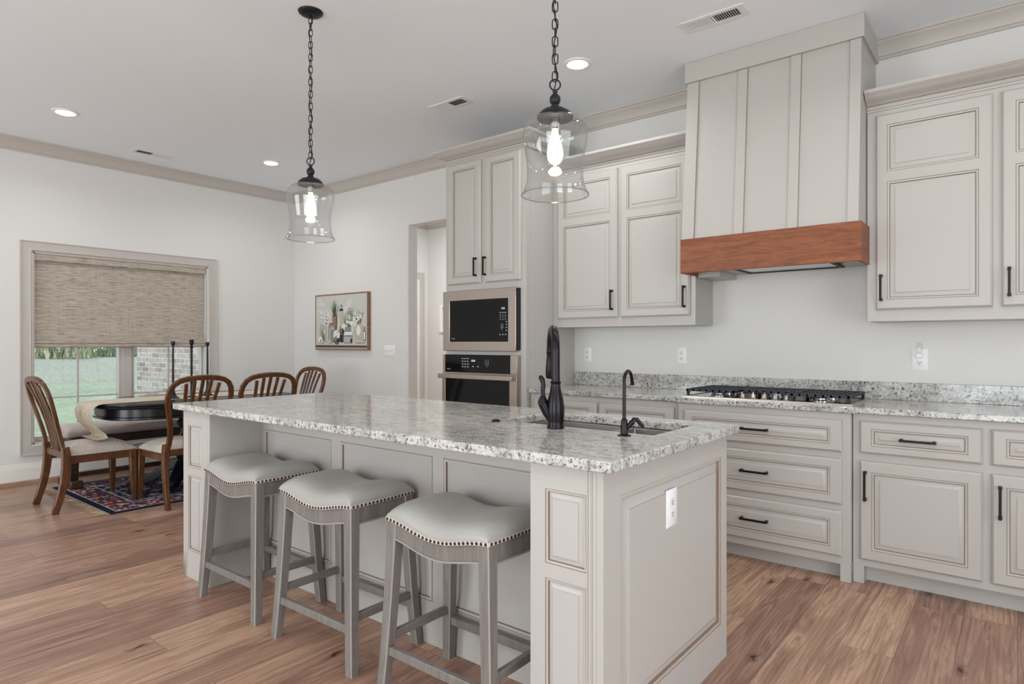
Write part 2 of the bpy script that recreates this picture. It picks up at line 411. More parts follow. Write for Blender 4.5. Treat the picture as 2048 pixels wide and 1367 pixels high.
# ------------------------------------------------------------------ room shell
struct('floor', MB().box(-9.2, RW+.12, FW-.12, 8.2, -.1, 0), M['floor'], smooth=0)
struct('ceiling', MB().box(-6.86, RW+.12, FW-.12, 8.2, CEIL, CEIL+.1), M['ceil'], smooth=0)
OX0, OX1, OZ = -4.732, -3.60, 2.405                                    # cased opening to the back hall
b = MB(); b.M = frame((0, BW+.13, 0), (1, 0, 0), (0, 0, 1)); b.plate(LW-.12, RW+.12, 0, CEIL, 0, .13, [(OX0, OX1, -1, OZ)])
struct('wall_back', b, M['wall'], bevel=.012, seg=3)
WY0, WY1, WZ0, WZ1 = 1.668, 3.194, .343, 2.036
b = MB(); b.M = frame((LW-.16, 0, 0), (0, 1, 0), (0, 0, 1)); b.plate(FW-.12, 8.2, 0, CEIL, 0, .16, [(WY0, WY1, WZ0, WZ1)])
struct('wall_left', b, M['wall'], smooth=0)
b = MB(); b.M = frame((RW, 0, 0), (0, 1, 0), (0, 0, 1)); b.plate(FW-.12, BW+.13, 0, CEIL, 0, .12, [(-.9, 1.9, .09, 2.41)])
struct('wall_right', b, M['wall'], smooth=0)
b = MB(); b.M = frame((0, FW, 0), (1, 0, 0), (0, 0, 1)); b.plate(LW-.12, RW+.12, 0, CEIL, 0, .12, [(-5.3, -3.1, .09, 2.31), (-.9, 1.3, .09, 2.31)])
struct('wall_front', b, M['wall'], smooth=0)
HY = 6.41
struct('wall_hall_far', MB().box(LW, -3.0, HY, HY+.12, 0, CEIL), M['wall'], smooth=0)
struct('wall_hall_right', MB().box(-3.5, -3.38, BW+.13, HY, 0, CEIL), M['wall'], smooth=0)
crown = [(0, -.11), (.012, -.11), (.013, -.096), (.02, -.093), (.024, -.082), (.03, -.066), (.042, -.046), (.054, -.032), (.061, -.026), (.064, -.018), (.074, -.016), (.075, 0), (0, 0)]
struct('trim_1', MB().strip(crown, (LW, FW, CEIL), (LW, BW, CEIL), (1, 0), e1=-1), M['trimpaint'])
struct('trim_2', MB().strip(crown, (LW, BW, CEIL), (-1.64, BW, CEIL), (0, -1), e0=-1), M['trimpaint'])
struct('trim_3', MB().strip(crown, (-.638, BW, CEIL), (RW, BW, CEIL), (0, -1)), M['trimpaint'])
struct('trim_4', MB().strip(crown, (LW, HY, CEIL), (-3.5, HY, CEIL), (0, -1), e0=-1), M['trimpaint'])
struct('trim_5', MB().strip(crown, (LW, BW+.13, CEIL), (LW, HY, CEIL), (1, 0), e1=-1), M['trimpaint'])
bb = [(0, 0), (.014, 0), (.014, .13), (.012, .15), (.008, .165), (.006, .182), (0, .182)]
shoe = [(.014, 0), (.034, 0), (.033, .014), (.027, .028), (.02, .036), (.014, .038)]
struct('baseboard_left', MB().strip(bb, (LW, FW, 0), (LW, BW, 0), (1, 0)), M['base_white'])
struct('baseboard_back', MB().strip(bb, (LW, BW, 0), (OX0, BW, 0), (0, -1)), M['base_white'])
struct('trim_6', MB().strip(shoe, (LW, FW, 0), (LW, BW, 0), (1, 0)), M['shoe'])
struct('trim_7', MB().strip(shoe, (LW, BW, 0), (OX0, BW, 0), (0, -1)), M['shoe'])
# hall door with its casing on the left hall wall
b = MB(); b.M = east(LW)
for q in ((5.31, 5.40, 0, 2.25), (6.25, 6.34, 0, 2.25), (5.40, 6.25, 2.16, 2.25)): b.rings([(q[0], q[1], q[2], q[3], 0, 0), (q[0], q[1], q[2], q[3], .012, 0), (q[0]+.02, q[1]-.02, q[2], q[3]-.02, .02, 0)])
d1 = struct('door_1', b, M['trimpaint'])
b = MB(); b.M = east(LW); b.box(5.40, 6.25, 0, 2.16, 0, .006); b.build('door_slab', M['base_white'], d1)

# ------------------------------------------------------------------ dining window
w1 = thing('window_1', None, None, (LW, (WY0+WY1)/2, WZ0)); w1['kind'] = 'structure'
cas = [(0, 0), (0, .024), (.008, .024), (.012, .018), (.06, .012), (.068, .016), (.08, .016), (.088, .006), (.088, 0)]     # (from outer edge inward, out of the wall)
def casing(mb, a0, a1, b0, b1, prof, m=0):
    mb.rings([(a0+i, a1-i, b0+i, b1-i, c, m) for i, c in prof], cap=False)
b = MB(); b.M = east(LW); casing(b, 1.573, 3.289, .25, 2.128, [(i, c) for i, c in cas]); b.build('casing', M['trimpaint'], w1)
b = MB(); b.M = east(LW-.16)
for y0, y1, z0, z1 in ((WY0, WY0+.012, WZ0, WZ1), (WY1-.012, WY1, WZ0, WZ1), (WY0, WY1, WZ1-.012, WZ1), (WY0, WY1, WZ0, WZ0+.012)): b.box(y0, y1, z0, z1, 0, .159)
b.build('jamb_liner', M['trimpaint'], w1)
b = MB(); b.M = east(LW-.15)
GL = [(1.70, 2.372), (2.512, 3.165)]
b.plate(WY0+.012, WY1-.012, WZ0+.012, WZ1-.012, 0, .07, [(g[0], g[1], WZ0+.055, WZ1-.06) for g in GL])
b.box(2.40, 2.484, WZ0+.02, WZ1-.02, .07, .085)
b.build('sash', M['trimpaint'], w1, bevel=.004)
for g in GL:
    b = MB(); b.M = east(LW-.11); b.box(g[0]-.01, g[1]+.01, WZ0+.05, WZ1-.055, 0, .006); b.build('pane', M['pane'], w1)
    ym = (g[0]+g[1])/2
    b = MB(); b.M = east(LW-.102); b.box(ym-.009, ym+.009, WZ0+.055, WZ1-.06, 0, .01)
    for z in (.735, 1.28, 1.66): b.box(g[0], g[1], z-.008, z+.008, 0, .009)
    b.build('muntin', M['trimpaint'], w1)
sh = thing('roman_shade', 'woven grass roman shade half lowered in the dining window', 'shade', (LW, 2.43, 1.19))
def sheet(prof, y0, y1, ny=2, th=.004):
    """prof: (x, z) path; a cloth of thickness th between y0 and y1"""
    mb = MB(); k = len(prof)
    vs = []; fs = []
    nrm = []
    for i in range(k):
        a = Vector(prof[max(i-1, 0)]); c = Vector(prof[min(i+1, k-1)]); d = (c-a).normalized(); nrm.append(Vector((d.y, -d.x)))
    for side in (0, 1):
        for j in range(ny):
            y = y0+(y1-y0)*j/(ny-1)
            for i in range(k): vs.append((prof[i][0]+nrm[i].x*th*side, y, prof[i][1]+nrm[i].y*th*side))
    B = ny*k
    for j in range(ny-1):
        for i in range(k-1):
            fs.append((j*k+i, j*k+i+1, j*k+k+i+1, j*k+k+i)); fs.append((B+j*k+i, B+j*k+k+i, B+j*k+k+i+1, B+j*k+i+1))
    for i in range(k-1):
        fs.append((i, B+i, B+i+1, i+1)); q = (ny-1)*k; fs.append((q+i, q+i+1, B+q+i+1, B+q+i))
    for j in range(ny-1):
        fs.append((j*k, j*k+k, B+j*k+k, B+j*k)); q = k-1; fs.append((j*k+q, B+j*k+q, B+j*k+k+q, j*k+k+q))
    return mb.add(vs, fs)
sheet([(LW-.045, 2.03), (LW-.045, 1.6), (LW-.044, 1.24)], WY0+.016, WY1-.022).build('shade_panel', M['shade'], sh)
sheet([(LW-.012, 2.034), (LW-.011, 2.0), (LW-.012, 1.968)], WY0+.014, WY1-.016, th=.006).build('valance', M['shade'], sh)
b = MB(); sec = [(-1, -1.2), (.6, -1.3), (1.2, -.6), (1.3, .6), (.4, 1.3), (-1, 1.2)]
for z, r in ((1.238, .013), (1.208, .016)): b.strip([(a*r*1.1, c*r*.82) for a, c in sec], (LW-.026, WY0+.014, z), (LW-.026, WY1-.022, z), (1, 0))
b.build('bottom_fold', M['shade'], sh)
b = MB(); b.tube([(LW-.02, WY1-.012, 1.97), (LW-.02, WY1-.012, 1.35), (LW-.005, WY1-.006, 1.25), (LW-.004, WY1-.004, 1.2)], .0028, 6); o = b.build('cord', M['white'], sh); o['label'] = 'white pull cord'

# ------------------------------------------------------------------ outdoors
def lawn_mat():
    m = mat('lawn_grass', (140, 160, 120), .95, 0, .1); t = NT(m)
    n = t.noise(t.world(), .55, 5, .6); n2 = t.noise(t.world((1, 1, 1)), 7, 4, .7)
    sx = t.n('SeparateXYZ'); t.l(t.world(), sx.inputs[0])
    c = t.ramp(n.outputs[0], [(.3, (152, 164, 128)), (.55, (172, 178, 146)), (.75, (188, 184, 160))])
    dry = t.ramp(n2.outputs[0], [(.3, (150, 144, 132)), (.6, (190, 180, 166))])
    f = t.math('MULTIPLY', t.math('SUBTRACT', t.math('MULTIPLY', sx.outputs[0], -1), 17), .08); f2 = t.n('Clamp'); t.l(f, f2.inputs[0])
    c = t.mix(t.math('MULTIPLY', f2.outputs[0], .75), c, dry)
    c = t.mix(.35, c, t.ramp(n2.outputs[0], [(.3, (150, 160, 140)), (.6, (255, 255, 255))]), 'MULTIPLY'); t.base(c); return m
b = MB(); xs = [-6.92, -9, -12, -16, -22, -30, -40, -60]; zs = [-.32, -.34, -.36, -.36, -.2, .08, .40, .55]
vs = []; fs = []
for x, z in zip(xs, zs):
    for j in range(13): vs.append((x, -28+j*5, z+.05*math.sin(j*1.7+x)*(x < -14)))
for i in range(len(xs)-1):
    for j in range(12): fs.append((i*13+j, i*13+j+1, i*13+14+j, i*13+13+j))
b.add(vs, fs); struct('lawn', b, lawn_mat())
def brick_mat():
    m = mat('whitewashed_brick', (190, 170, 160), .9, 0, .2); t = NT(m)
    sx = t.n('SeparateXYZ'); t.l(t.world(), sx.inputs[0]); cb = t.n('CombineXYZ'); t.l(sx.outputs[0], cb.inputs[0]); t.l(sx.outputs[2], cb.inputs[1])
    br = t.n('TexBrick'); br.offset = .5
    for k, v in (('Color1', (*lin((178, 150, 140)), 1)), ('Color2', (*lin((222, 208, 202)), 1)), ('Mortar', (*lin((238, 236, 232)), 1)), ('Scale', 1.), ('Mortar Size', .006), ('Mortar Smooth', .2), ('Bias', .1), ('Brick Width', .27), ('Row Height', .082)):
        br.inputs[k].default_value = v
    t.l(cb.outputs[0], br.inputs['Vector'])
    n = t.noise(t.world(), 14, 4, .7); c = t.mix(.7, br.outputs['Color'], t.ramp(n.outputs[0], [(.35, (196, 186, 182)), (.6, (255, 255, 255))]), 'MULTIPLY')
    t.base(c); return m
struct('wall_exterior', MB().box(-12.1, -6.95, 4.5, 4.8, -.6, 3.2), brick_mat(), smooth=0)
M['scrub'] = mat('scrub_leaf', (150, 160, 122), .9, 0, .1); M['drygrass'] = mat('dry_grass', (204, 194, 164), .9, 0, .1); M['scrubdark'] = mat('scrub_dark', (122, 134, 104), .9, 0, .1)
def bush(x, y, z, r, h, n, mm, nm, lab, cat):
    b = MB()
    for i in range(n):
        a = random.uniform(0, 2*PI); q = r*math.sqrt(random.random()); px = x+q*math.cos(a); py = y+q*math.sin(a)
        hh = h*random.uniform(.45, 1)*(1.1-q/r*.6); L = Vector((random.uniform(-.3, .3), random.uniform(-.3, .3), 1)); w = random.uniform(.04, .12)*(r/2)
        d = Vector((random.uniform(-1, 1), random.uniform(-1, 1), 0)).normalized()*w; zz = z-.25+random.uniform(0, .55)*h
        p = Vector((px, py, zz)); t_ = p+L*hh*.55
        b.add([p-d, p+d, t_+d*.4, t_-d*.4], [(0, 1, 2, 3)], random.randrange(len(mm)))
    return tag(b.build(nm, mm, smooth=0), lab, cat, 'scrub growing along the far edge of the lawn')
for i, (u, w) in enumerate(((-8.9, 1), (-5.6, 0), (-2.2, 1), (1.6, 0), (5, 1), (8.6, 0), (12, 1))):
    bush(-43+(i % 3)*.8, u+3, .38, 1.55, 1.5+.5*(i % 2), 420, [M['scrub'], M['scrubdark']] if w else [M['drygrass'], M['scrub']], 'bush' if w else 'tall_grass', 'green scrub bush growing along the far edge of the lawn' if w else 'clump of tall dry grass at the far edge of the lawn', 'bush' if w else 'grass')
for y in (2.45, 6.35):
    b = MB(); b.tube([(-41, y, .3), (-41, y, 3.2)], .11, 10); tag(b.build('fence_post', M['white']), 'pale upright post standing at the far edge of the lawn', 'post', 'pale posts beyond the lawn')

# ------------------------------------------------------------------ ceiling fittings
def downlight(x, y, label, power=24):
    t = thing('recessed_light', label, 'ceiling light', (x, y, CEIL-.012), 'recessed ceiling downlights')
    MB().lathe([(.060, -.001), (.062, -.007), (.072, -.009), (.086, -.005), (.088, 0), (.060, 0)], (x, y, CEIL-.0005), 40, cap=False).build('trim_ring', M['white'], t)
    MB().lathe([(.061, -.006), (.055, -.011), (.04, -.014), (.0001, -.0155)], (x, y, CEIL-.001), 32, cap=False).build('lens', M['led'], t)
    l = area('downlight_lamp', (x, y, CEIL-.019), (0, 0, 0), .11, .11, power, (.95, .975, 1), 'DISK', math.radians(150))
    return t
downlight(-5.683, 1.611, 'round recessed downlight above the dining end, nearest the left edge of the ceiling', 6)
downlight(-5.705, 3.325, 'round recessed downlight above the far end of the dining table', 5.5)
downlight(-2.171, 3.362, 'round recessed downlight before the wall cabinets beside the range hood', 6.5)
for x, y, p in ((.75, 3.362, 5), (-.45, 2.75, 5.5), (-2.17, -.75, 12), (.75, .1, 8), (-4.3, -1.2, 11), (-.7, -1.9, 9)): downlight(x, y, 'round recessed downlight added outside the view to brighten the room', p)  # extra downlights out of view, added and placed to fill the room with light
area('hall_lamp', (-5.3, 5.4, CEIL-.02), (0, 0, 0), .3, .3, 40, (.97, .98, 1), 'DISK')
def vent(cx, cy, alongx, label):
    t = thing('ceiling_vent', label, 'vent', (cx, cy, CEIL-.01), 'ceiling air vents')
    L, Wd = .355, .135
    b = MB(); b.M = Matrix.Translation((cx, cy, CEIL)) @ (Matrix() if alongx else Matrix.Rotation(PI/2, 4, 'Z')) @ Matrix.Rotation(PI, 4, 'X')
    b.plate(-L/2, L/2, -Wd/2, Wd/2, 0, .006, [(-.138, -.008, -.038, .038), (.004, .138, -.038, .038)]); b.build('vent_frame', M['white2'], t, bevel=.003)
    q = MB(); q.M = b.M.copy(); q.box(-.14, .14, -.04, .04, -.0, .0012); q.build('duct', M['dark'], t)
    q = MB(); q.M = b.M.copy()
    for side, x0 in ((1, -.136), (-1, .008)):
        for i in range(11):
            x = x0+i*.0122; s_ = -.0075*side
            q.hexa([(x, -.038, .001), (x+.0012, -.038, .001), (x+.0012, .038, .001), (x, .038, .001), (x+s_, -.038, .0065), (x+s_+.0012, -.038, .0065), (x+s_+.0012, .038, .0065), (x+s_, .038, .0065)])
    q.build('slats', M['white2'], t)
vent(-1.29, 3.362, True, 'white ceiling vent in front of the range hood')
vent(-3.27, 3.345, True, 'white ceiling vent above the tall oven cabinet')
vent(-6.30, 2.48, False, 'white ceiling vent close to the wall over the dining window')

def pendant(x, y, label):
    t = thing('pendant_lamp', label, 'pendant light', (x, y, 1.79), 'glass pendants over the island')
    MB().lathe([(.0, .0), (.012, -.018), (.03, -.02), (.055, -.012), (.064, -.004), (.065, .0)], (x, y, CEIL), 36, cap=False).build('canopy', M['black'], t)
    b = MB(); z = CEIL-.03; i = 0; zb = 2.218; n = 23; step = (z-zb)/n
    def link(cx, cy, cz, rot, hl, hw, r):
        pts = []
        for k in range(16):
            a = 2*PI*k/16; px = hw*math.cos(a); pz = (hl-hw)*(1 if math.sin(a) >= 0 else -1)*(abs(math.sin(a)) > .02)+hw*math.sin(a)
            pts.append((cx+px*math.cos(rot), cy+px*math.sin(rot), cz+pz))
        b.tube(pts, r, 6, closed=True)
    for i in range(n): link(x, y, zb+step*(i+.5), .55+(PI/2 if i % 2 else 0), step*.62, .0105, .0022)
    b.build('chain', M['black'], t)
    b = MB(); pts = [(x+.007*math.sin(k*1.1), y+.007*math.cos(k*1.1), CEIL-.02-(CEIL-2.19)*k/26) for k in range(27)]; b.tube(pts, .0024, 6); b.build('cord', M['black'], t)
    b = MB(); b.tube([(x+.02*math.cos(a)*.78, y+.02*math.cos(a)*.62, 2.203+.02*math.sin(a)) for a in [2*PI*k/20 for k in range(20)]], .003, 8, closed=True); b.build('loop', M['black'], t)
    MB().lathe([(.001, 2.185), (.009, 2.183), (.01, 2.176), (.007, 2.17), (.012, 2.166), (.019, 2.158), (.021, 2.147), (.019, 2.136), (.012, 2.128), (.016, 2.125), (.017, 2.118), (.022, 2.115), (.046, 2.107), (.062, 2.093), (.068, 2.078), (.066, 2.074), (.001, 2.078)], (x, y, 0), 32, cap=False).build('cap', M['black'], t)
    MB().lathe([(.019, 2.078), (.019, 2.04), (.016, 2.036), (.001, 2.036)], (x, y, 0), 20, cap=False).build('socket', M['chrome'], t)
    outer = [(.05, 2.081), (.085, 2.074), (.108, 2.06), (.121, 2.04), (.124, 2.02), (.121, 1.99), (.114, 1.95), (.108, 1.91), (.1055, 1.88), (.107, 1.85), (.112, 1.825), (.12, 1.803), (.127, 1.791)]
    MB().lathe(outer+[(.1265, 1.788), (.1235, 1.79)]+[(r-.003, z-.0005) for r, z in outer[::-1]][1:], (x, y, 0), 48, cap=False).build('glass_shade', M['shadeglass'], t)
    b = MB(); b.tube([(x+.1265*math.cos(a), y+.1265*math.sin(a), 1.7885) for a in [2*PI*k/64 for k in range(64)]], .0022, 8, closed=True); b.build('rim', M['rim'], t)
    bl = MB().lathe([(.012, 2.036), (.0135, 2.02), (.018, 2.0), (.026, 1.975), (.0305, 1.952), (.031, 1.938), (.027, 1.92), (.018, 1.908), (.001, 1.903)], (x, y, 0), 24, cap=False).build('bulb', M['bulbglass'], t)
    b = MB()
    for k in range(6):
        a = k*PI/3; b.tube([(x+.006*math.cos(a), y+.006*math.sin(a), 2.01), (x+.013*math.cos(a+.3), y+.013*math.sin(a+.3), 1.93)], .0011, 5)
    b.build('filament', M['filament'], bl)
    l = bpy.data.lights.new('pendant_bulb', 'POINT'); l.energy = 5; l.color = (1, .87, .7); l.shadow_soft_size = .028
    o = bpy.data.objects.new('pendant_bulb', l); C.objects.link(o); o.location = (x, y, 1.955)
    return t
pendant(-2.945, 1.945, 'clear glass bell pendant on a black chain over the dining end of the island')
pendant(-1.356, 1.945, 'clear glass bell pendant on a black chain over the island sink')

# ------------------------------------------------------------------ cabinetry helpers
PAINT = [M['paint'], M['glaze'], M['glaze2']]
RAISED = [(0, 0, 0), (.0012, -.0025, 1), (.003, -.003, 2), (.0045, -.0015, 0), (.011, -.003, 0), (.0122, -.0085, 1), (.0152, -.0085, 1), (.020, -.0085, 0), (.037, -.0025, 0), (.0382, .0002, 0)]
def raised(b, h, prof=RAISED, c=0., sc=1.):
    k = min(1., (min(h[1]-h[0], h[3]-h[2])/2-.004)/prof[-1][0])*sc
    b.rings([(h[0]+i*k, h[1]-i*k, h[2]+i*k, h[3]-i*k, c+d, m) for i, d, m in prof])
def door(b, a0, a1, b0, b1, holes, t=.02):
    """raised panel door, front face at local c = 0, back at -t"""
    b.rings([(a0, a1, b0, b1, -t, 0), (a0, a1, b0, b1, -.011, 0), (a0+.0015, a1-.0015, b0+.0015, b1-.0015, -.0095, 2), (a0+.003, a1-.003, b0+.003, b1-.003, -.0085, 0), (a0+.009, a1-.009, b0+.009, b1-.009, 0, 0)], cap=False)
    b.slab(a0+.009, a1-.009, b0+.009, b1-.009, 0, holes)
    for h in holes: raised(b, h)
    b.add([(a0, b0, -t), (a1, b0, -t), (a1, b1, -t), (a0, b1, -t)], [(3, 2, 1, 0)])
    return b
def pull(mtx, a, bb_, length, vertical, parent):
    """bar pull centred at local a, b"""
    b = MB(); b.M = mtx @ Matrix.Translation((a, bb_, 0)) @ (Matrix.Rotation(PI/2, 4, 'Z') if vertical else Matrix())
    h = length/2
    for s in (-1, 1):
        x = s*(h-.007); b.hexa([(x-.008, -.008, 0), (x+.008, -.008, 0), (x+.008, .008, 0), (x-.008, .008, 0), (x-.006, -.006, .03), (x+.006, -.006, .03), (x+.006, .006, .03), (x-.006, .006, .03)])
    b.hexa([(-h, -.0055, .024), (h, -.0055, .024), (h, .0055, .024), (-h, .0055, .024), (-h, -.0055, .034), (h, -.0055, .034), (h, .0055, .034), (-h, .0055, .034)])
    return b.build('handle', M['bronze'], parent, bevel=.0012, seg=1)
CB = .022       # door stands this far in front of the face frame
def add_door(cab, y, a0, a1, b0, b1, holes, handle, name='door'):
    b = MB(); b.M = front(y-CB); door(b, a0, a1, b0, b1, holes, CB-.001)
    o = b.build(name, PAINT, cab)
    if handle: pull(front(y-CB), *handle, o)
    return o
ccrown = [(0, 0), (.006, 0), (.007, .010), (.002, .012), (.002, .034), (.006, .036), (.012, .042), (.024, .050), (.048, .056), (.064, .066), (.074, .076), (.080, .078), (.082, .082), (.088, .084), (.088, .102), (0, .102)]

# wall cabinets
UY = 3.933; UB = 1.350; UT = 2.497
def wall_cabinet(x0, x1, doors, label, ends):
    c = thing('wall_cabinet', label, 'cabinet', ((x0+x1)/2, UY, UB), 'wall cabinets beside the range hood')
    MB().box(x0, x1, UY, BW-.001, UB, UT).build('cabinet_body', PAINT, c, bevel=.002)
    for d0, d1, hs in doors:
        add_door(c, UY, d0, d1, 1.413, 2.470, [(d0+.054, d1-.054, 1.466, 2.103), (d0+.054, d1-.054, 2.157, 2.410)], hs)
    b = MB(); b.strip(ccrown, (x0, UY, UT-.001), (x1, UY, UT-.001), (0, -1)); [b.strip([(.0, q), (.0075, q), (.0075, q+.0022), (0, q+.0022)], (x0, UY, UT-.001), (x1, UY, UT-.001), (0, -1), 1) for q in (.0105, .0338)]; b.build('crown_moulding', PAINT, c, smooth=25)
    return c
wall_cabinet(-2.758, -1.632, [(-2.708, -2.198, (-2.236, 1.537, .142, True)), (-2.174, -1.664, (-1.698, 1.537, .142, True))], 'greige wall cabinet between the tall oven cabinet and the range hood', 0)
wall_cabinet(-.648, 1.35, [(-.604, -.097, (-.577, 1.532, .142, True)), (-.062, .445, (-.032, 1.532, .142, True)), (.48, .94, (.91, 1.532, .142, True))], 'greige wall cabinet to the right of the range hood', 0)

# tall oven cabinet
TY = 3.612; TX0, TX1 = -3.583, -2.772
tc_ = thing('tall_cabinet', 'tall greige cabinet housing the microwave and the wall oven', 'cabinet', ((TX0+TX1)/2, TY, 0))
b = MB(); b.M = front(TY); b.plate(TX0, TX1, 0, 2.66, -.02, 0, [(-3.55, -2.845, .50, 1.11), (-3.55, -2.86, 1.20, 1.62)])
b.M = Matrix(); b.box(TX0, TX0+.02, TY+.02, BW-.001, 0, 2.66); b.box(TX1-.02, TX1, TY+.02, BW-.001, 0, 2.66); b.box(TX0+.02, TX1-.02, TY+.02, BW-.001, 2.64, 2.66); b.box(TX0+.02, TX1-.02, BW-.02, BW-.002, 0, 2.64); b.box(TX0+.02, TX1-.02, TY+.02, BW-.02, 1.13, 1.15)
b.box(TX1, TX1+.012, TY+.05, BW-.002, 0, 2.60)
b.build('cabinet_body', PAINT, tc_)
add_door(tc_, TY, -3.548, -3.200, 1.692, 2.640, [(-3.492, -3.250, 1.742, 2.592)], (-3.242, 1.816, .142, True))
add_door(tc_, TY, -3.155, -2.812, 1.692, 2.640, [(-3.100, -2.866, 1.742, 2.592)], (-3.146, 1.816, .142, True))
b = MB(); z = 2.655
b.strip(ccrown, (TX0, TY, z), (TX1+.012, TY, z), (0, -1), e0=1, e1=1); b.strip(ccrown, (TX0, BW-.001, z), (TX0, TY, z), (-1, 0), e1=1); b.strip(ccrown, (TX1+.012, TY, z), (TX1+.012, BW-.001, z), (1, 0), e0=1)
[b.strip([(.0, q), (.0075, q), (.0075, q+.0022), (0, q+.0022)], (TX0, TY, z), (TX1+.012, TY, z), (0, -1), 1) for q in (.0105, .0338)]; b.build('crown_moulding', PAINT, tc_, smooth=25)

def text(s, mtx, size, m, parent, name='lettering'):
    cu = bpy.data.curves.new(name, 'FONT'); cu.body = s; cu.size = size; cu.extrude = .0003; cu.align_x = 'CENTER'; cu.align_y = 'CENTER'
    cu.materials.append(m); tmp = bpy.data.objects.new(name, cu); C.objects.link(tmp)
    me = bpy.data.meshes.new_from_object(tmp.evaluated_get(bpy.context.evaluated_depsgraph_get())); bpy.data.objects.remove(tmp)
    me.name = name; o = bpy.data.objects.new(name, me); C.objects.link(o)
    org = Vector((0, 0, 0)); q = parent
    while q is not None: org += q.location; q = q.parent
    o.parent = parent; o.matrix_local = Matrix.Translation(-org) @ mtx
    return o
# microwave
mw = thing('microwave', 'stainless built-in microwave above the wall oven', 'microwave', (-3.21, TY, 1.172))
f0 = front(TY-.002)
b = MB(); b.M = f0; b.plate(-3.583, -2.838, 1.172, 1.640, .018, .036, [(-3.508, -2.912, 1.243, 1.562)]); b.build('trim_frame', M['steel'], mw, bevel=.003)
b = MB(); b.M = f0; b.box(-3.572, -2.822, 1.18, 1.634, 0, .018); b.M = Matrix(); b.box(-3.53, -2.88, TY, TY+.35, 1.21, 1.61); b.build('housing', M['dark'], mw)
b = MB(); b.M = f0; b.box(-3.507, -3.03, 1.244, 1.561, .012, .032); dr = b.build('door', M['blackglass'], mw, bevel=.0015, seg=1)
b = MB(); b.M = f0; b.box(-3.47, -3.045, 1.285, 1.53, .032, .0325); b.build('window', M['ovenglass'], dr)
text('Profile', f0 @ Matrix.Translation((-3.472, 1.268, .0325)), .014, M['marks'], dr)
b = MB(); b.M = f0; b.box(-3.029, -2.913, 1.244, 1.561, .012, .032); cp = b.build('control_panel', M['blackglass'], mw, bevel=.0015, seg=1)
text('1:16', f0 @ Matrix.Translation((-2.962, 1.490, .0325)), .020, M['display'], cp, 'display')
text('1 2 3\n4 5 6\n7 8 9\n  0  ', f0 @ Matrix.Translation((-2.972, 1.352, .0325)), .0125, M['marks'], cp, 'keypad')
b = MB(); b.M = f0
for r, z in enumerate((1.455, 1.438, 1.424, 1.408)):
    for k in range(3): b.box(-2.995+k*.024, -2.981+k*.024, z, z+(.003 if r else .006), .032, .0325)
for k in range(3): b.box(-2.997+k*.027, -2.985+k*.027, 1.292, 1.299, .032, .0325)
for z in (1.387, 1.366, 1.345, 1.324): b.box(-2.935, -2.925, z, z+.007, .032, .0325)
b.build('keys', M['marks'], cp)
# oven
ov = thing('wall_oven', 'stainless wall oven with black glass door below the microwave', 'oven', (-3.205, TY, .47))
b = MB(); b.M = f0; b.box(-3.588, -2.822, .47, 1.143, 0, .02); b.M = Matrix(); b.box(-3.53, -2.87, TY, TY+.5, .52, 1.10); b.build('oven_body', M['steel'], ov)
b = MB(); b.M = f0; b.box(-3.585, -2.828, 1.006, 1.142, .02, .034); b.build('panel_trim', M['steel'], ov, bevel=.002)
b = MB(); b.M = f0; b.box(-3.555, -2.893, 1.005, 1.143, .021, .039); cp = b.build('control_panel', M['blackglass'], ov, bevel=.0015, seg=1)
text('6:16', f0 @ Matrix.Translation((-3.252, 1.097, .0397)), .022, M['display'], cp, 'display')
text('1  2  3\n4  5  6\n7  8  9\n  0  ', f0 @ Matrix.Translation((-3.115, 1.077, .0397)), .0155, M['marks'], cp, 'keypad')
text('Profile', f0 @ Matrix.Translation((-3.515, 1.03, .0397)), .014, M['marks'], cp)
b = MB(); b.M = f0
for r in range(4):
    for k in range(3): b.box(-3.372+k*.028, -3.356+k*.028, 1.046+r*.021, 1.053+r*.021, .039, .0395)
for k in range(2): b.box(-3.262+k*.05, -3.247+k*.05, 1.049, 1.057, .039, .0395)
b.build('keys', M['marks'], cp)
b = MB(); b.M = f0; b.plate(-3.585, -2.828, .48, 1.000, .02, .042, [(-3.548, -2.895, .53, .955)]); dr = b.build('oven_door', M['steel'], ov, bevel=.002)
b = MB(); b.M = f0; b.box(-3.55, -2.893, .528, .957, .02, .038); b.build('window', M['ovenglass'], dr)
b = MB(); b.M = f0; b.box(-3.588, -2.835, .958, .992, .075, .092)
for x in (-3.57, -2.858): b.box(x-.014, x+.014, .960, .990, .04, .078)
b.build('handle', M['steel'], dr, bevel=.003)

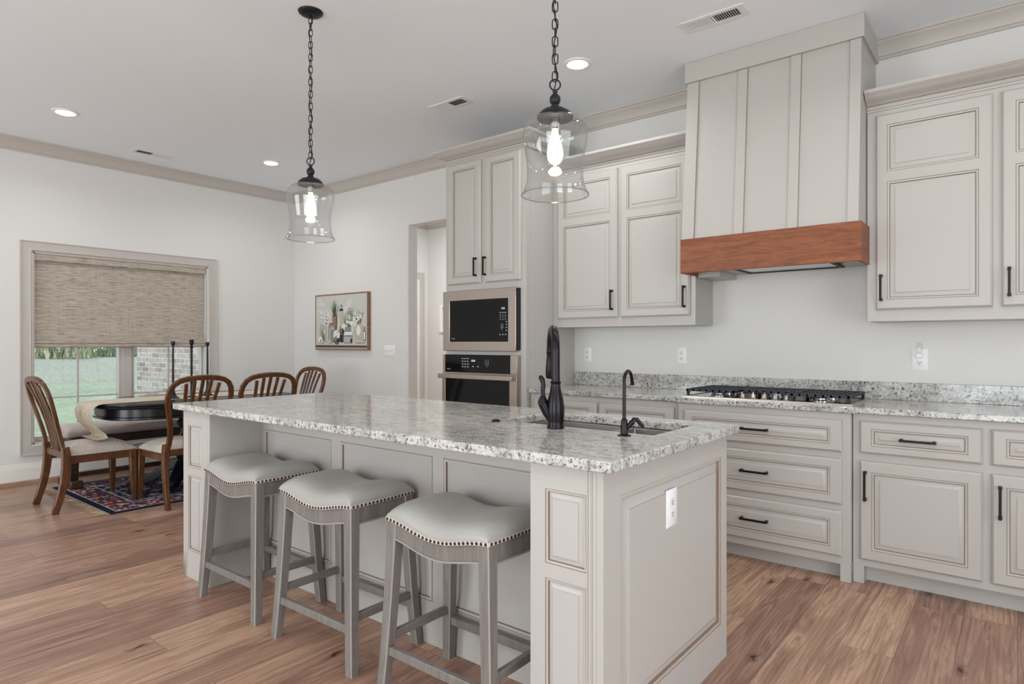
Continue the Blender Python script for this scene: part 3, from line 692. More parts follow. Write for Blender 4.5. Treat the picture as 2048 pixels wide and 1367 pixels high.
# range hood
hd = thing('range_hood', 'tapered greige range hood with board strips and a stained wood beam', 'range hood', (-1.14, 3.75, 1.655))
HX0, HX1 = -1.629, -.652
ytop, ybot = 3.822, 3.715
b = MB(); P = [(HX0, ybot, 1.78), (HX1, ybot, 1.78), (HX1, BW-.001, 1.78), (HX0, BW-.001, 1.78), (HX0, ytop, 2.99), (HX1, ytop, 2.99), (HX1, BW-.001, 2.99), (HX0, BW-.001, 2.99)]
b.hexa(P); b.build('hood_body', PAINT, hd, bevel=.002)
def hy(z): return ybot+(ytop-ybot)*(z-1.78)/(2.99-1.78)
for x0, x1 in ((HX0, -1.555), (-1.308, -1.255), (-1.008, -.955), (-.705, HX1)):
    b = MB(); z0, z1 = 1.874, 2.87
    b.hexa([(x0, hy(z0)-.011, z0), (x1, hy(z0)-.011, z0), (x1, hy(z0)+.002, z0), (x0, hy(z0)+.002, z0), (x0, hy(z1)-.011, z1), (x1, hy(z1)-.011, z1), (x1, hy(z1)+.002, z1), (x0, hy(z1)+.002, z1)])
    for xx in (x0-.0025, x1):
        if HX0 < xx < HX1-.003: b.hexa([(xx, hy(z0)-.0012, z0), (xx+.0025, hy(z0)-.0012, z0), (xx+.0025, hy(z0)+.002, z0), (xx, hy(z0)+.002, z0), (xx, hy(z1)-.0012, z1), (xx+.0025, hy(z1)-.0012, z1), (xx+.0025, hy(z1)+.002, z1), (xx, hy(z1)+.002, z1)], 1)
    b.build('batten', PAINT, hd)
b = MB(); b.box(HX0-.015, HX1+.015, 3.79, BW-.001, 2.872, 2.999); b.build('frieze', PAINT, hd, bevel=.003)
b = MB(); b.box(HX0, HX1+.017, 3.690, 3.712, 1.663, 1.872); b.box(HX1-.005, HX1+.017, 3.712, UY-.004, 1.663, 1.872); b.box(HX0, HX0+.02, 3.712, UY-.004, 1.663, 1.872); b.box(HX0+.02, HX1-.005, 3.712, 3.76, 1.85, 1.872)
b.build('wood_beam', M['beam'], hd, bevel=.002)
b = MB(); b.box(HX0+.02, HX1-.006, 3.713, BW-.002, 1.690, 1.79); b.box(HX0+.02, HX0+.16, 3.92, BW-.002, 1.655, 1.69);
b.build('soffit', PAINT, hd, bevel=.002)
b = MB(); b.box(-1.32, -.80, 3.78, 4.06, 1.676, 1.691); fi = b.build('filter_insert', M['chrome'], hd, bevel=.003)
b = MB(); b.M = frame((0, 0, 1.676), (1, 0, 0), (0, -1, 0)); b.plate(-1.335, -.785, -4.075, -3.765, -.004, .004, [(-1.312, -.808, -4.05, -3.79)]); b.build('insert_rim', M['dark'], fi)

# base cabinets
BY = 3.645; CY = 3.605
def base_box(c, x0, x1, y, foot0, foot1):
    b = MB(); b.box(x0, x1, y, BW-.002, .092, .872)
    if foot0: b.box(x0, x0+.05, y, y+.1, 0, .092)
    if foot1: b.box(x1-.05, x1, y, y+.1, 0, .092)
    b.build('cabinet_body', PAINT, c, bevel=.002)
    MB().box(x0, x1, y+.075, y+.09, 0, .092).build('toe_kick', PAINT, c)
def drawer(c, y, x0, x1, z0, z1, hx, hl=.150, inset=.053):
    iz = min(inset, (z1-z0)*.28)
    hs = [(h, (z0+z1)/2, hl, False) for h in ([hx] if not isinstance(hx, (list, tuple)) else hx)]
    o = add_door(c, y, x0, x1, z0, z1, [(x0+inset, x1-inset, z0+iz*.83, z1-iz*.83)], None, 'drawer')
    for h in hs: pull(front(y-CB), *h, o)
    return o
cl = thing('base_cabinet', 'greige base cabinet between the tall oven cabinet and the drawers', 'cabinet', (-2.18, BY, 0), 'base cabinets along the back wall')
base_box(cl, -2.755, -1.602, BY, False, False)
for x0, x1 in ((-2.715, -2.195), (-2.175, -1.645)):
    drawer(cl, BY, x0, x1, .671, .836, (x0+x1)/2)
add_door(cl, BY, -2.715, -2.195, .127, .630, [(-2.66, -2.25, .182, .575)], (-2.222, .507, .15, True)); add_door(cl, BY, -2.175, -1.645, .127, .630, [(-2.12, -1.70, .182, .575)], (-2.148, .507, .15, True))
cm = thing('drawer_cabinet', 'greige cabinet with three wide drawers under the cooktop', 'cabinet', (-1.135, CY, 0), 'base cabinets along the back wall')
base_box(cm, -1.601, -.668, CY, True, True)
for z0, z1 in ((.671, .836), (.400, .635), (.132, .366)): drawer(cm, CY, -1.562, -.707, z0, z1, -1.146)
cr = thing('base_cabinet', 'greige base cabinet with a drawer over a door, right of the cooktop', 'cabinet', (.13, BY, 0), 'base cabinets along the back wall')
base_box(cr, -.665, 1.35, BY, True, False)
for x0, x1, hx in ((-.632, -.127, -.605), (-.094, .41, -.062), (.45, .95, .92)):
    drawer(cr, BY, x0, x1, .671, .836, (x0+x1)/2)
    add_door(cr, BY, x0, x1, .127, .631, [(x0+.054, x1-.054, .181, .578)], (hx, .507, .15, True))

# back worktop, splash strip, cooktop
ZB = .905
b = MB(); b.prism([(-2.757, 3.618), (-1.60, 3.618), (-1.60, 3.580), (-.645, 3.580), (-.645, 3.607), (1.35, 3.607), (1.35, BW-.002), (-2.757, BW-.002)], ZB-.031, ZB)
tag(b.build('countertop', M['granite'], bevel=.004), 'speckled white granite countertop along the back wall', 'countertop')
tag(MB().box(-2.757, 1.35, BW-.022, BW-.002, ZB, ZB+.101).build('backsplash', M['granite'], bevel=.002), 'low granite upstand along the wall behind the cooktop', 'backsplash')
ck = thing('cooktop', 'gas cooktop with black grates and five steel knobs', 'cooktop', (-1.13, 3.9, ZB))
KX0, KX1, KY0, KY1 = -1.600, -.668, 3.655, 4.150
b = MB(); b.M = frame((0, 0, ZB), (1, 0, 0), (0, 1, 0)); b.rings([(KX0, KX1, KY0, KY1, 0, 0), (KX0, KX1, KY0, KY1, .008, 0), (KX0+.005, KX1-.005, KY0+.005, KY1-.005, .010, 0), (KX0+.022, KX1-.022, KY0+.02, KY1-.018, .008, 0), (KX0+.026, KX1-.026, KY0+.024, KY1-.022, .005, 1)])
b.build('tray', [M['steel'], M['blackglass']], ck)
for x, y, r in ((-1.42, 3.79, .038), (-1.42, 4.02, .045), (-1.135, 3.98, .055), (-.85, 3.79, .045), (-.85, 4.02, .038)):
    bu = MB().lathe([(r+.012, .005), (r+.012, .012), (r, .018), (r, .024), (r*.9, .027)], (x, y, ZB), 28).build('burner', M['chrome'], ck)
    MB().lathe([(r*.86, .026), (r*.86, .034), (r*.8, .037)], (x, y, ZB), 28).build('burner_cap', M['iron'], bu)
def grate(x0, x1, y0, y1, cut=0):
    b = MB(); zt = ZB+.048; w = .011
    b.box(x0, x1, y0, y0+w, zt-.014, zt); b.box(x0, x1, y1-w, y1, zt-.014, zt); b.box(x0, x0+w, y0, y1, zt-.014, zt); b.box(x1-w, x1, y0, y1, zt-.014, zt)
    n = 7
    for i in range(1, n): x = x0+(x1-x0-w)*i/n; b.box(x, x+.010, y0, y1, zt-.012, zt-.001)
    for i in range(1, 6): y = y0+(y1-y0-w)*i/6; b.box(x0, x1, y, y+.010, zt-.012, zt-.001)
    for x, y in ((x0, y0), (x1-.018, y0), (x0, y1-.018), (x1-.018, y1-.018)):
        b.hexa([(x+.003, y+.003, ZB+.0055), (x+.015, y+.003, ZB+.0055), (x+.015, y+.015, ZB+.0055), (x+.003, y+.015, ZB+.0055), (x, y, zt-.012), (x+.018, y, zt-.012), (x+.018, y+.018, zt-.012), (x, y+.018, zt-.012)])
    b.build('grate', M['iron'], ck)
grate(-1.590, -1.296, 3.690, 4.120); grate(-1.290, -.988, 3.800, 4.120); grate(-.982, -.690, 3.690, 4.120)
for i in range(5):
    x = -1.262+i*.062; y = 3.735+.0*(i % 2)
    kb = MB().lathe([(.021, .005), (.021, .009), (.017, .011), (.016, .028), (.0145, .031)], (x, y, ZB), 22).build('knob', M['steel'], ck)
    b = MB(); b.M = Matrix.Translation((x, y, ZB)) @ Matrix.Rotation(.15+.1*i, 4, 'Z'); b.hexa([(-.005, -.021, .012), (.005, -.021, .012), (.005, .021, .012), (-.005, .021, .012), (-.0035, -.019, .042), (.0035, -.019, .042), (.0035, .019, .042), (-.0035, .019, .042)]); b.build('grip', M['steel'], kb, bevel=.0015, seg=1)

# outlets, switch, night light
def outlet(mtx, label, loc, w=.072, h=.116):
    t = thing('wall_outlet', label, 'outlet', loc, 'duplex outlets')
    b = MB(); b.M = mtx; b.rings([(-w/2, w/2, -h/2, h/2, 0, 0), (-w/2, w/2, -h/2, h/2, .002, 0), (-w/2+.005, w/2-.005, -h/2+.005, h/2-.005, .0055, 0)]); b.build('cover_plate', M['white'], t)
    for s in (-1, 1):
        b = MB(); b.M = mtx @ Matrix.Translation((0, s*.0195, .0055)); pts = []
        for k in range(24):
            a = 2*PI*k/24; pts.append((max(-.0165, min(.0165, .0185*math.cos(a))), max(-.0145, min(.0145, .0175*math.sin(a)))))
        b.prism(pts, 0, .0015); so = b.build('socket', M['white2'], t)
        q = MB(); q.M = b.M.copy(); q.box(-.0075, -.0052, -.002, .007, .0013, .0019); q.box(.005, .0072, -.001, .0065, .0013, .0019); q.lathe([(.0028, .0013), (.0028, .0019)], (0, -.0065, 0), 10); q.build('slots', M['dark'], so)
    return t
outlet(front(BW) @ Matrix.Translation((-2.641, 1.141, 0)), 'white outlet on the back wall next to the tall oven cabinet', (-2.641, BW, 1.083))
outlet(front(BW) @ Matrix.Translation((-1.859, 1.143, 0)), 'white outlet on the back wall just left of the cooktop', (-1.859, BW, 1.085))
outlet(front(BW) @ Matrix.Translation((-.434, 1.140, 0)), 'white outlet on the back wall holding the plug-in night light', (-.434, BW, 1.08), .078, .122)
nl = thing('night_light', 'clear plug-in night light in the outlet right of the cooktop', 'night light', (-.434, BW-.03, 1.148))
b = MB(); b.M = front(BW-.0075); b.hexa([(-.450, 1.146, 0), (-.418, 1.146, 0), (-.418, 1.176, 0), (-.450, 1.176, 0), (-.448, 1.149, .026), (-.420, 1.149, .026), (-.420, 1.174, .026), (-.448, 1.174, .026)]); b.build('plug_body', M['white'], nl, bevel=.003)
MB().lathe([(.014, 1.176), (.0165, 1.19), (.016, 1.215), (.011, 1.232), (.001, 1.238)], (-.434, BW-.024, 0), 20, cap=False).build('dome', M['shadeglass'], nl)
sw = thing('light_switch', 'white triple toggle switch plate between the picture and the hall opening', 'light switch', (-5.01, BW, 1.093))
m_ = front(BW) @ Matrix.Translation((-5.010, 1.152, 0))
b = MB(); b.M = m_; b.rings([(-.082, .082, -.058, .058, 0, 0), (-.082, .082, -.058, .058, .002, 0), (-.077, .077, -.053, .053, .0055, 0)]); b.build('cover_plate', M['white'], sw)
for k in (-1, 0, 1):
    b = MB(); b.M = m_; x = k*.046; b.hexa([(x-.005, -.012, .005), (x+.005, -.012, .005), (x+.005, .012, .005), (x-.005, .012, .005), (x-.004, .004, .018), (x+.004, .004, .018), (x+.004, .012, .016), (x-.004, .012, .016)]); b.build('toggle', M['white2'], sw)

# ------------------------------------------------------------------ island
IX0, IX1, IY0, IY1 = -3.468, -.896, 1.517, 2.440; PY = 1.800; ZI = .914
isl = thing('kitchen_island', 'long greige kitchen island with raised panels under the speckled granite top', 'kitchen island', ((IX0+IX1)/2, 2.0, 0))
IT = ZI-.033
b = MB(); b.box(IX0, IX1-.022, PY+.02, PY+.04, 0, IT); b.box(IX0, IX1-.022, IY1-.02, IY1, .09, IT); b.box(IX0, IX0+.02, PY+.04, IY1-.02, 0, IT); b.box(IX0+.02, IX1-.022, PY+.04, IY1-.02, .09, .11); b.box(IX0+.02, IX1-.022, IY1-.09, IY1-.075, 0, .09)
b.build('carcass', PAINT, isl)
b = MB(); b.M = front(PY); PX = [(-3.147, -2.553), (-2.480, -1.862), (-1.800, -1.205)]
b.slab(-3.176, -1.147, 0, IT, 0, [(p[0], p[1], .175, .772) for p in PX])
FLATP = [(0, 0, 0), (.001, -.002, 1), (.0026, -.002, 2), (.005, .003, 0), (.014, .002, 0), (.0152, -.006, 1), (.0172, -.006, 2), (.022, -.007, 0), (.044, -.012, 0)]
for p in PX: raised(b, (p[0], p[1], .175, .772), FLATP)
b.add([(-3.176, 0, -.02), (-1.147, 0, -.02), (-1.147, IT, -.02), (-3.176, IT, -.02)], [(3, 2, 1, 0)]); b.build('seating_panel', PAINT, isl)
for x0, x1, pa in ((IX0, -3.175, (-3.410, -3.266)), (-1.148, IX1-.022, (-1.093, -.950))):
    b = MB(); b.M = front(IY0)
    hs = [(pa[0], pa[1], .582, .803), (pa[0], pa[1], .145, .539)]
    lo = x0 if x0 < -3 else x0
    b.slab(x0, x1, 0, IT, 0, hs)
    for h in hs: raised(b, h, sc=.72)
    b.M = Matrix(); b.add([(x0, IY0, 0), (x0, PY+.02, 0), (x0, PY+.02, IT), (x0, IY0, IT)], [(0, 1, 2, 3)]); b.add([(x1, IY0, 0), (x1, PY+.02, 0), (x1, PY+.02, IT), (x1, IY0, IT)], [(3, 2, 1, 0)]); b.add([(x0, IY0, IT), (x1, IY0, IT), (x1, PY+.02, IT), (x0, PY+.02, IT)], [(0, 1, 2, 3)]); b.add([(x0, PY+.02, 0), (x1, PY+.02, 0), (x1, PY+.02, IT), (x0, PY+.02, IT)], [(3, 2, 1, 0)])
    # beaded edge of the post
    e = x1 if x0 < -3 else x1
    for k, xx in enumerate((e-.026, e-.012)):
        b.box(xx-.002, xx+.0005, IY0-.0006, IY0+.002, 0, IT, 2)
        b.tube([(xx+.005, IY0+.001, 0), (xx+.005, IY0+.001, IT)], .0042, 8)
    b.build('corner_post', PAINT, isl)
b = MB(); b.M = east(IX1); hp = [(1.615, 2.405, .145, .792)]
ENDP = [(0, 0, 0), (.0012, -.003, 1), (.0028, -.003, 2), (.011, -.003, 0), (.0125, -.013, 1), (.0155, -.013, 1), (.022, -.013, 0), (.050, -.0035, 0), (.0515, .0005, 0)]
b.slab(IY0+.002, IY1+.026, 0, IT, 0, hp); raised(b, hp[0], ENDP)
b.rings([(IY0+.002, IY1+.026, 0, IT, -.022, 0), (IY0+.002, IY1+.026, 0, IT, 0, 0)], cap=False); b.add([(IY0+.002, 0, -.022), (IY1+.026, 0, -.022), (IY1+.026, IT, -.022), (IY0+.002, IT, -.022)], [(3, 2, 1, 0)])
b.build('end_panel', PAINT, isl)
outlet(east(IX1-.001) @ Matrix.Translation((1.958, .687, 0)), 'white outlet on the end panel of the island', (IX1, 1.958, .63), .080, .124)
SX0, SX1, SY0, SY1 = -1.672, -.985, 2.005, 2.365
b = MB(); b.M = frame((0, 0, 0), (1, 0, 0), (0, 1, 0)); b.plate(-3.497, -.848, 1.472, 2.478, IT, ZI, [(SX0, SX1, SY0, SY1)])
tag(b.build('island_countertop', M['granite'], bevel=.005, seg=3), 'polished speckled granite top of the island with the sink cutout', 'countertop')
sk = thing('sink', 'undermount stainless double bowl sink in the island top', 'sink', (-1.33, 2.18, IT-.2))
def bowl(x0, x1, y0, y1):
    b = MB(); b.M = frame((0, 0, 0), (1, 0, 0), (0, 1, 0)); z = IT-.0005
    b.rings([(x0-.012, x1+.012, y0-.012, y1+.012, z-.004, 0), (x0-.012, x1+.012, y0-.012, y1+.012, z, 0), (x0, x1, y0, y1, z, 0), (x0+.002, x1-.002, y0+.002, y1-.002, z-.19, 0), (x0+.02, x1-.02, y0+.02, y1-.02, z-.205, 0)])
    o = b.build('bowl', M['sinksteel'], sk, bevel=.008, seg=2)
    MB().lathe([(.042, z-.2045), (.04, z-.2035), (.02, z-.2075), (.001, z-.2078)], ((x0+x1)/2, (y0+y1)/2, 0), 24, cap=False).build('drain', M['chrome'], o)
bowl(SX0, -1.272, SY0-.01, SY1); bowl(-1.246, SX1, SY0-.01, SY1)
fx, fy = -1.350, 1.940
fc = thing('kitchen_faucet', 'dark bronze pull-down faucet with a vase-shaped body', 'faucet', (fx, fy, ZI))
MB().lathe([(.032, 0), (.033, .006), (.031, .012), (.0295, .018), (.031, .03), (.0332, .055), (.0332, .08), (.029, .11), (.0225, .135), (.0185, .155), (.0175, .165), (.0205, .170), (.021, .174), (.0165, .176)], (fx, fy, ZI), 32).build('body', M['faucet'], fc)
dv = Vector((-.66, .75, 0)).normalized(); pts = []; R_ = .088
for k in range(6): pts.append(Vector((fx, fy, ZI+.165+k*.025)))
for k in range(1, 15):
    a = PI*k/15*1.06; pts.append(Vector((fx, fy, ZI+.285))+dv*(R_-R_*math.cos(a))+Vector((0, 0, R_*math.sin(a))))
MB().tube(pts, [.0165]*8+[.0162]*12, 16).build('spout', M['faucet'], fc)
p = pts[-1]; e = (pts[-1]-pts[-2]).normalized()
b = MB(); b.tube([p+e*q for q in (0, .004, .008, .02, .045, .075, .1, .112)], [.0165, .0185, .0172, .0155, .0172, .0195, .0195, .017], 18); b.build('spray_head', M['faucet'], fc)
b = MB(); h0 = Vector((fx, fy, ZI+.030)); hd_ = Vector((-.86, -.50, 0)).normalized()
V3 = lambda q, z: h0+hd_*q+Vector((0, 0, z))
b.tube([V3(.012, 0), V3(.033, .03), V3(.046, .058), V3(.048, .063)], [.018, .0175, .0185, .0185], 18)
b.tube([V3(.047, .061), V3(.048, .071), V3(.048, .084), V3(.046, .093)], [.0205, .0185, .0125, .0075], 18)
b.tube([V3(.046, .088), V3(.049, .108), V3(.046, .132), V3(.050, .152), V3(.057, .160), V3(.063, .161)], [.007, .0085, .0085, .0095, .0095, .006], 14)
b.build('handle', M['faucet'], fc)
gx, gy = -1.056, 1.930
ff = thing('filter_faucet', 'slim bronze gooseneck water filter faucet beside the small bowl', 'faucet', (gx, gy, ZI))
MB().lathe([(.0235, 0), (.0235, .003), (.014, .006), (.0125, .01), (.0125, .030), (.0105, .052), (.0085, .058), (.0065, .060)], (gx, gy, ZI), 24).build('body', M['faucet'], ff)
d2 = Vector((-.12, .99, 0)); pts = [Vector((gx, gy, ZI+.05+k*.035)) for k in range(5)]; R_ = .036
for k in range(1, 13):
    a = PI*k/12*.93; pts.append(Vector((gx, gy, ZI+.185))+d2*(R_-R_*math.cos(a))+Vector((0, 0, R_*math.sin(a))))
pts.append(pts[-1]+(pts[-1]-pts[-2])*2.6)
MB().tube(pts, [.006]*(len(pts)-2)+[.006, .0072], 12).build('spout', M['faucet'], ff)
b = MB(); s0 = Vector((gx, gy, ZI+.022)); sd = Vector((.78, .62, 0))
b.tube([s0+sd*.005, s0+sd*.026+Vector((0, 0, .022)), s0+sd*.030+Vector((0, 0, .026))], [.008, .009, .0105], 12)
b.tube([s0+sd*.03+Vector((0, 0, .026)), s0+sd*.034+Vector((0, 0, .034)), s0+sd*.044+Vector((0, 0, .034)), s0+sd*.056+Vector((0, 0, .018)), s0+sd*.064+Vector((0, 0, .012)), s0+sd*.068+Vector((0, 0, .013))], [.0095, .0085, .0075, .006, .008, .006], 12)
b.build('handle', M['faucet'], ff)
tag(MB().lathe([(.0185, 0), (.0185, .003), (.016, .006), (.012, .0065), (.011, .009), (.001, .0095)], (-1.655, 1.955, ZI), 24, cap=False).build('air_switch', M['bronze']), 'small round bronze disposal button on the island top left of the faucet', 'button')

# ------------------------------------------------------------------ stools
def saddle(s): return .034*(1-math.cos(PI*min(1, abs(s))))/2
def make_stool(label):
    t = thing('bar_stool', label, 'stool', (0, 0, 0), 'saddle seat stools at the island')
    HW, HD, ZS = .240, .163, .582              # half width, half depth, height of the seat's lower edge at its middle
    NX, NY = 36, 20
    # upholstered cushion
    vs = []; fs = []
    def edge(s): return ZS+saddle(s)
    us = [-1+2*i/NX for i in range(NX+1)]; ws = [-1+2*j/NY for j in range(NY+1)]
    def warp(q): return math.sin(q*PI/2)
    for i in us:
        for j in ws:
            s = warp(i); w = warp(j)
            h = .014+.058*(max(0, 1-abs(s)**5))**.5*(max(0, 1-abs(w)**4))**.5
            k = 1+.0*h
            vs.append((HW*s*(1-.018*w*w), HD*w*(1-.02*s*s), edge(s)+h))
    n = NY+1
    for i in range(NX):
        for j in range(NY): fs.append((i*n+j, (i+1)*n+j, (i+1)*n+j+1, i*n+j+1))
    per = [i*n for i in range(NX+1)]+[NX*n+j for j in range(1, n)]+[i*n+NY for i in range(NX-1, -1, -1)]+[j for j in range(NY-1, 0, -1)]
    o = len(vs)
    for p in per: x, y, z = vs[p]; vs.append((x, y, edge(x/HW)-.002))
    L = len(per)
    for q in range(L): fs.append((per[q], per[(q+1) % L], o+(q+1) % L, o+q))
    fs.append(tuple(o+q for q in range(L))[::-1])
    seat = MB().add(vs, fs).build('seat', M['leather'], t, smooth=50)
    # welt strip and nailheads round the lower edge
    b = MB(); ring = [Vector(vs[o+q]) for q in range(L)]
    b.tube([Vector((p.x*1.004, p.y*1.006, p.z+.0045)) for p in ring], 1, closed=True, sec=[(-.0015, -.006), (.0022, -.006), (.0022, .006), (-.0015, .006)])
    b.build('welt', M['welt'], seat)
    b = MB(); dist = 0; nxt = .008; hemi = [(.0056, 0), (.0048, .0022), (.0028, .0038), (.0001, .0044)]
    for q in range(L):
        p0, p1 = ring[q], ring[(q+1) % L]; d = (p1-p0).length
        while nxt <= dist+d:
            p = p0.lerp(p1, (nxt-dist)/d); tt = (p1-p0).normalized(); nn = Vector((tt.y, -tt.x, 0)).normalized(); up = nn.cross(tt)
            q_ = p+nn*.003+Vector((0, 0, .0045)); b.M = Matrix(((tt.x, up.x, nn.x, q_.x), (tt.y, up.y, nn.y, q_.y), (tt.z, up.z, nn.z, q_.z), (0, 0, 0, 1)))
            b.lathe(hemi, n=8, cap=False); nxt += .0185
        dist += d
    b.build('nailhead_trim', M['nail'], seat)
    # curved apron rails
    wd = [M['stoolwood'], M['stooledge']]
    for sy in (-1, 1):
        b = MB(); N = 24; vs2 = []; fs2 = []
        for i in range(N+1):
            s = -.93+1.86*i/N; z = ZS+saddle(s)-.004; y0 = sy*(HD-.008); y1 = sy*(HD-.03)
            zl = z-.060
            for y, zz in ((y0, z), (y0, zl+.008), (y0+sy*.004, zl+.006), (y0+sy*.004, zl), (y1, zl), (y1, z)): vs2.append((s*HW*.97, y, zz))
        for i in range(N):
            for k in range(6): fs2.append((i*6+k, i*6+(k+1) % 6, i*6+6+(k+1) % 6, i*6+6+k))
        fs2 += [tuple(range(6)), tuple(range(N*6, N*6+6))[::-1]]
        b.add(vs2, fs2, 0); b.m = [1 if k % 6 == 2 and k < N*6 else 0 for k in range(len(fs2))]; b.build('apron', wd, t)
    for sx in (-1, 1):
        z = ZS+saddle(1)-.004; b = MB(); x0, x1 = sorted((sx*(HW-.008), sx*(HW-.03))); b.box(x0, x1, -HD+.03, HD-.03, z-.066, z)
        x0, x1 = sorted((sx*(HW-.004), sx*(HW-.012))); b.box(x0, x1, -HD+.03, HD-.03, z-.066, z-.060, 1); b.build('apron', wd, t)
    def leg_c(sx, sy, z):
        k = (ZS+.03-z)/(ZS+.03); q = .028*k+.010*k**3
        return sx*(HW-.027+q), sy*(HD-.027+q*.75)
    for sx in (-1, 1):
        for sy in (-1, 1):
            b = MB(); vs2 = []; fs2 = []; zs = [0, .06, .14, .25, .38, .5, ZS+.03]
            for z in zs:
                cx, cy = leg_c(sx, sy, z); h = .0185+.0045*z/.6; c_ = .004
                for ax, ay in ((-h+c_, -h), (h-c_, -h), (h, -h+c_), (h, h-c_), (h-c_, h), (-h+c_, h), (-h, h-c_), (-h, -h+c_)): vs2.append((cx+ax, cy+ay, z))
            for i in range(len(zs)-1):
                for k in range(8): fs2.append((i*8+k, i*8+(k+1) % 8, i*8+8+(k+1) % 8, i*8+8+k))
            fs2 += [tuple(range(8))[::-1], tuple(range((len(zs)-1)*8, len(zs)*8))]
            b.add(vs2, fs2); b.m = [1 if (k % 8 in (1, 3, 5, 7) and k < (len(zs)-1)*8) else 0 for k in range(len(fs2))]; b.build('leg', wd, t, smooth=0)
    for sy in (-1, 1):
        x, y = leg_c(1, sy, .16); b = MB(); b.box(-x+.01, x-.01, y-.011, y+.011, .142, .174); b.build('stretcher', wd, t, bevel=.003, seg=1)
    for sx in (-1, 1):
        x, y = leg_c(sx, 1, .2); b = MB(); b.box(x-.011, x+.011, -y+.01, y-.01, .186, .216); b.build('stretcher', wd, t, bevel=.003, seg=1)
    return t
st = make_stool('saddle stool with grey leather seat nearest the dining table'); st.location = (-2.855, 1.612, 0)
dup(st, (-2.180, 1.608, 0), 0.015, 'saddle stool with grey leather seat in the middle of the row of three')
dup(st, (-1.492, 1.606, 0), 0, 'saddle stool with grey leather seat nearest the island corner post by the sink')

# ------------------------------------------------------------------ dining set
def rug_mat():
    m = mat('persian_rug', (40, 44, 66), .95, 0, .1); t = NT(m)
    sx = t.n('SeparateXYZ'); t.l(t.coord(), sx.inputs[0])
    ex = t.math('SUBTRACT', .6625, t.math('ABSOLUTE', sx.outputs[0])); ey = t.math('SUBTRACT', 1.0175, t.math('ABSOLUTE', sx.outputs[1]))
    e = t.math('MINIMUM', ex, ey)
    v1 = t.n('TexVoronoi', feature='F1'); v1.inputs['Scale'].default_value = 34; v1.inputs['Randomness'].default_value = .75; t.l(t.coord(), v1.inputs['Vector'])
    s1 = t.n('SeparateColor'); t.l(v1.outputs['Color'], s1.inputs[0])
    fl = t.ramp(s1.outputs[0], [(0, (36, 44, 72)), (.22, (150, 48, 54)), (.42, (196, 184, 168)), (.62, (172, 78, 76)), (.8, (120, 128, 150)), (.92, (210, 196, 176))], 'CONSTANT')
    n = t.noise(t.coord(), 46, 2, .5); navy = t.ramp(n.outputs[0], [(.45, (26, 31, 52)), (.58, (34, 41, 66)), (.62, (160, 154, 146)), (.7, (110, 52, 56))])
    border = t.mix(t.ramp(v1.outputs['Distance'], [(.42, (1, 1, 1)), (.6, (0, 0, 0))]), (84, 62, 72), fl)
    v2 = t.n('TexVoronoi', feature='F1'); v2.inputs['Scale'].default_value = 9; t.l(t.coord(), v2.inputs['Vector'])
    field = t.mix(t.ramp(v2.outputs['Distance'], [(.3, (1, 1, 1)), (.42, (0, 0, 0))]), navy, t.mix(.35, fl, (150, 148, 146)))
    def band(a, b): return t.math('MULTIPLY', t.math('GREATER_THAN', e, a), t.math('LESS_THAN', e, b))
    c = t.mix(t.math('GREATER_THAN', e, .05), (28, 33, 54), border)
    c = t.mix(band(.05, .058), c, (196, 188, 176)); c = t.mix(band(.235, .245), c, (196, 188, 176)); c = t.mix(band(.245, .30), c, t.mix(t.math('GREATER_THAN', s1.outputs[1], .55), (44, 52, 84), (128, 134, 152)))
    c = t.mix(band(.30, .31), c, (196, 188, 176)); c = t.mix(t.math('GREATER_THAN', e, .31), c, field)
    t.base(c); n3 = t.noise(t.coord(), 400, 1); t.bump(n3.outputs[0], .3, .003); return m
rg = thing('area_rug', 'navy and red patterned fringed rug under the dining table', 'rug', (-5.7375, 2.7325, 0))
MB().box(-6.40, -5.075, 1.715, 3.75, .0005, .005).build('rug_field', rug_mat(), rg)
b = MB()
for i in range(130):
    x = -6.395+1.315*(i+.5)/130
    for k in range(2):
        d = random.uniform(-.026, .026); L = random.uniform(.07, .115); y0, s_ = 1.716, -1
        b.add([(x-.0016, y0, .004), (x+.0016, y0, .004), (x+d+.0016, y0-L*.5, .005+.006*random.random()), (x+d-.002, y0-L*.5, .005), (x+d*1.8+.002, y0-L, .002), (x+d*1.8-.001, y0-L, .0015)], [(0, 1, 2, 3), (3, 2, 4, 5)])
fr = b.build('fringe', M['fringe'], rg, smooth=0); fr['kind'] = 'stuff'

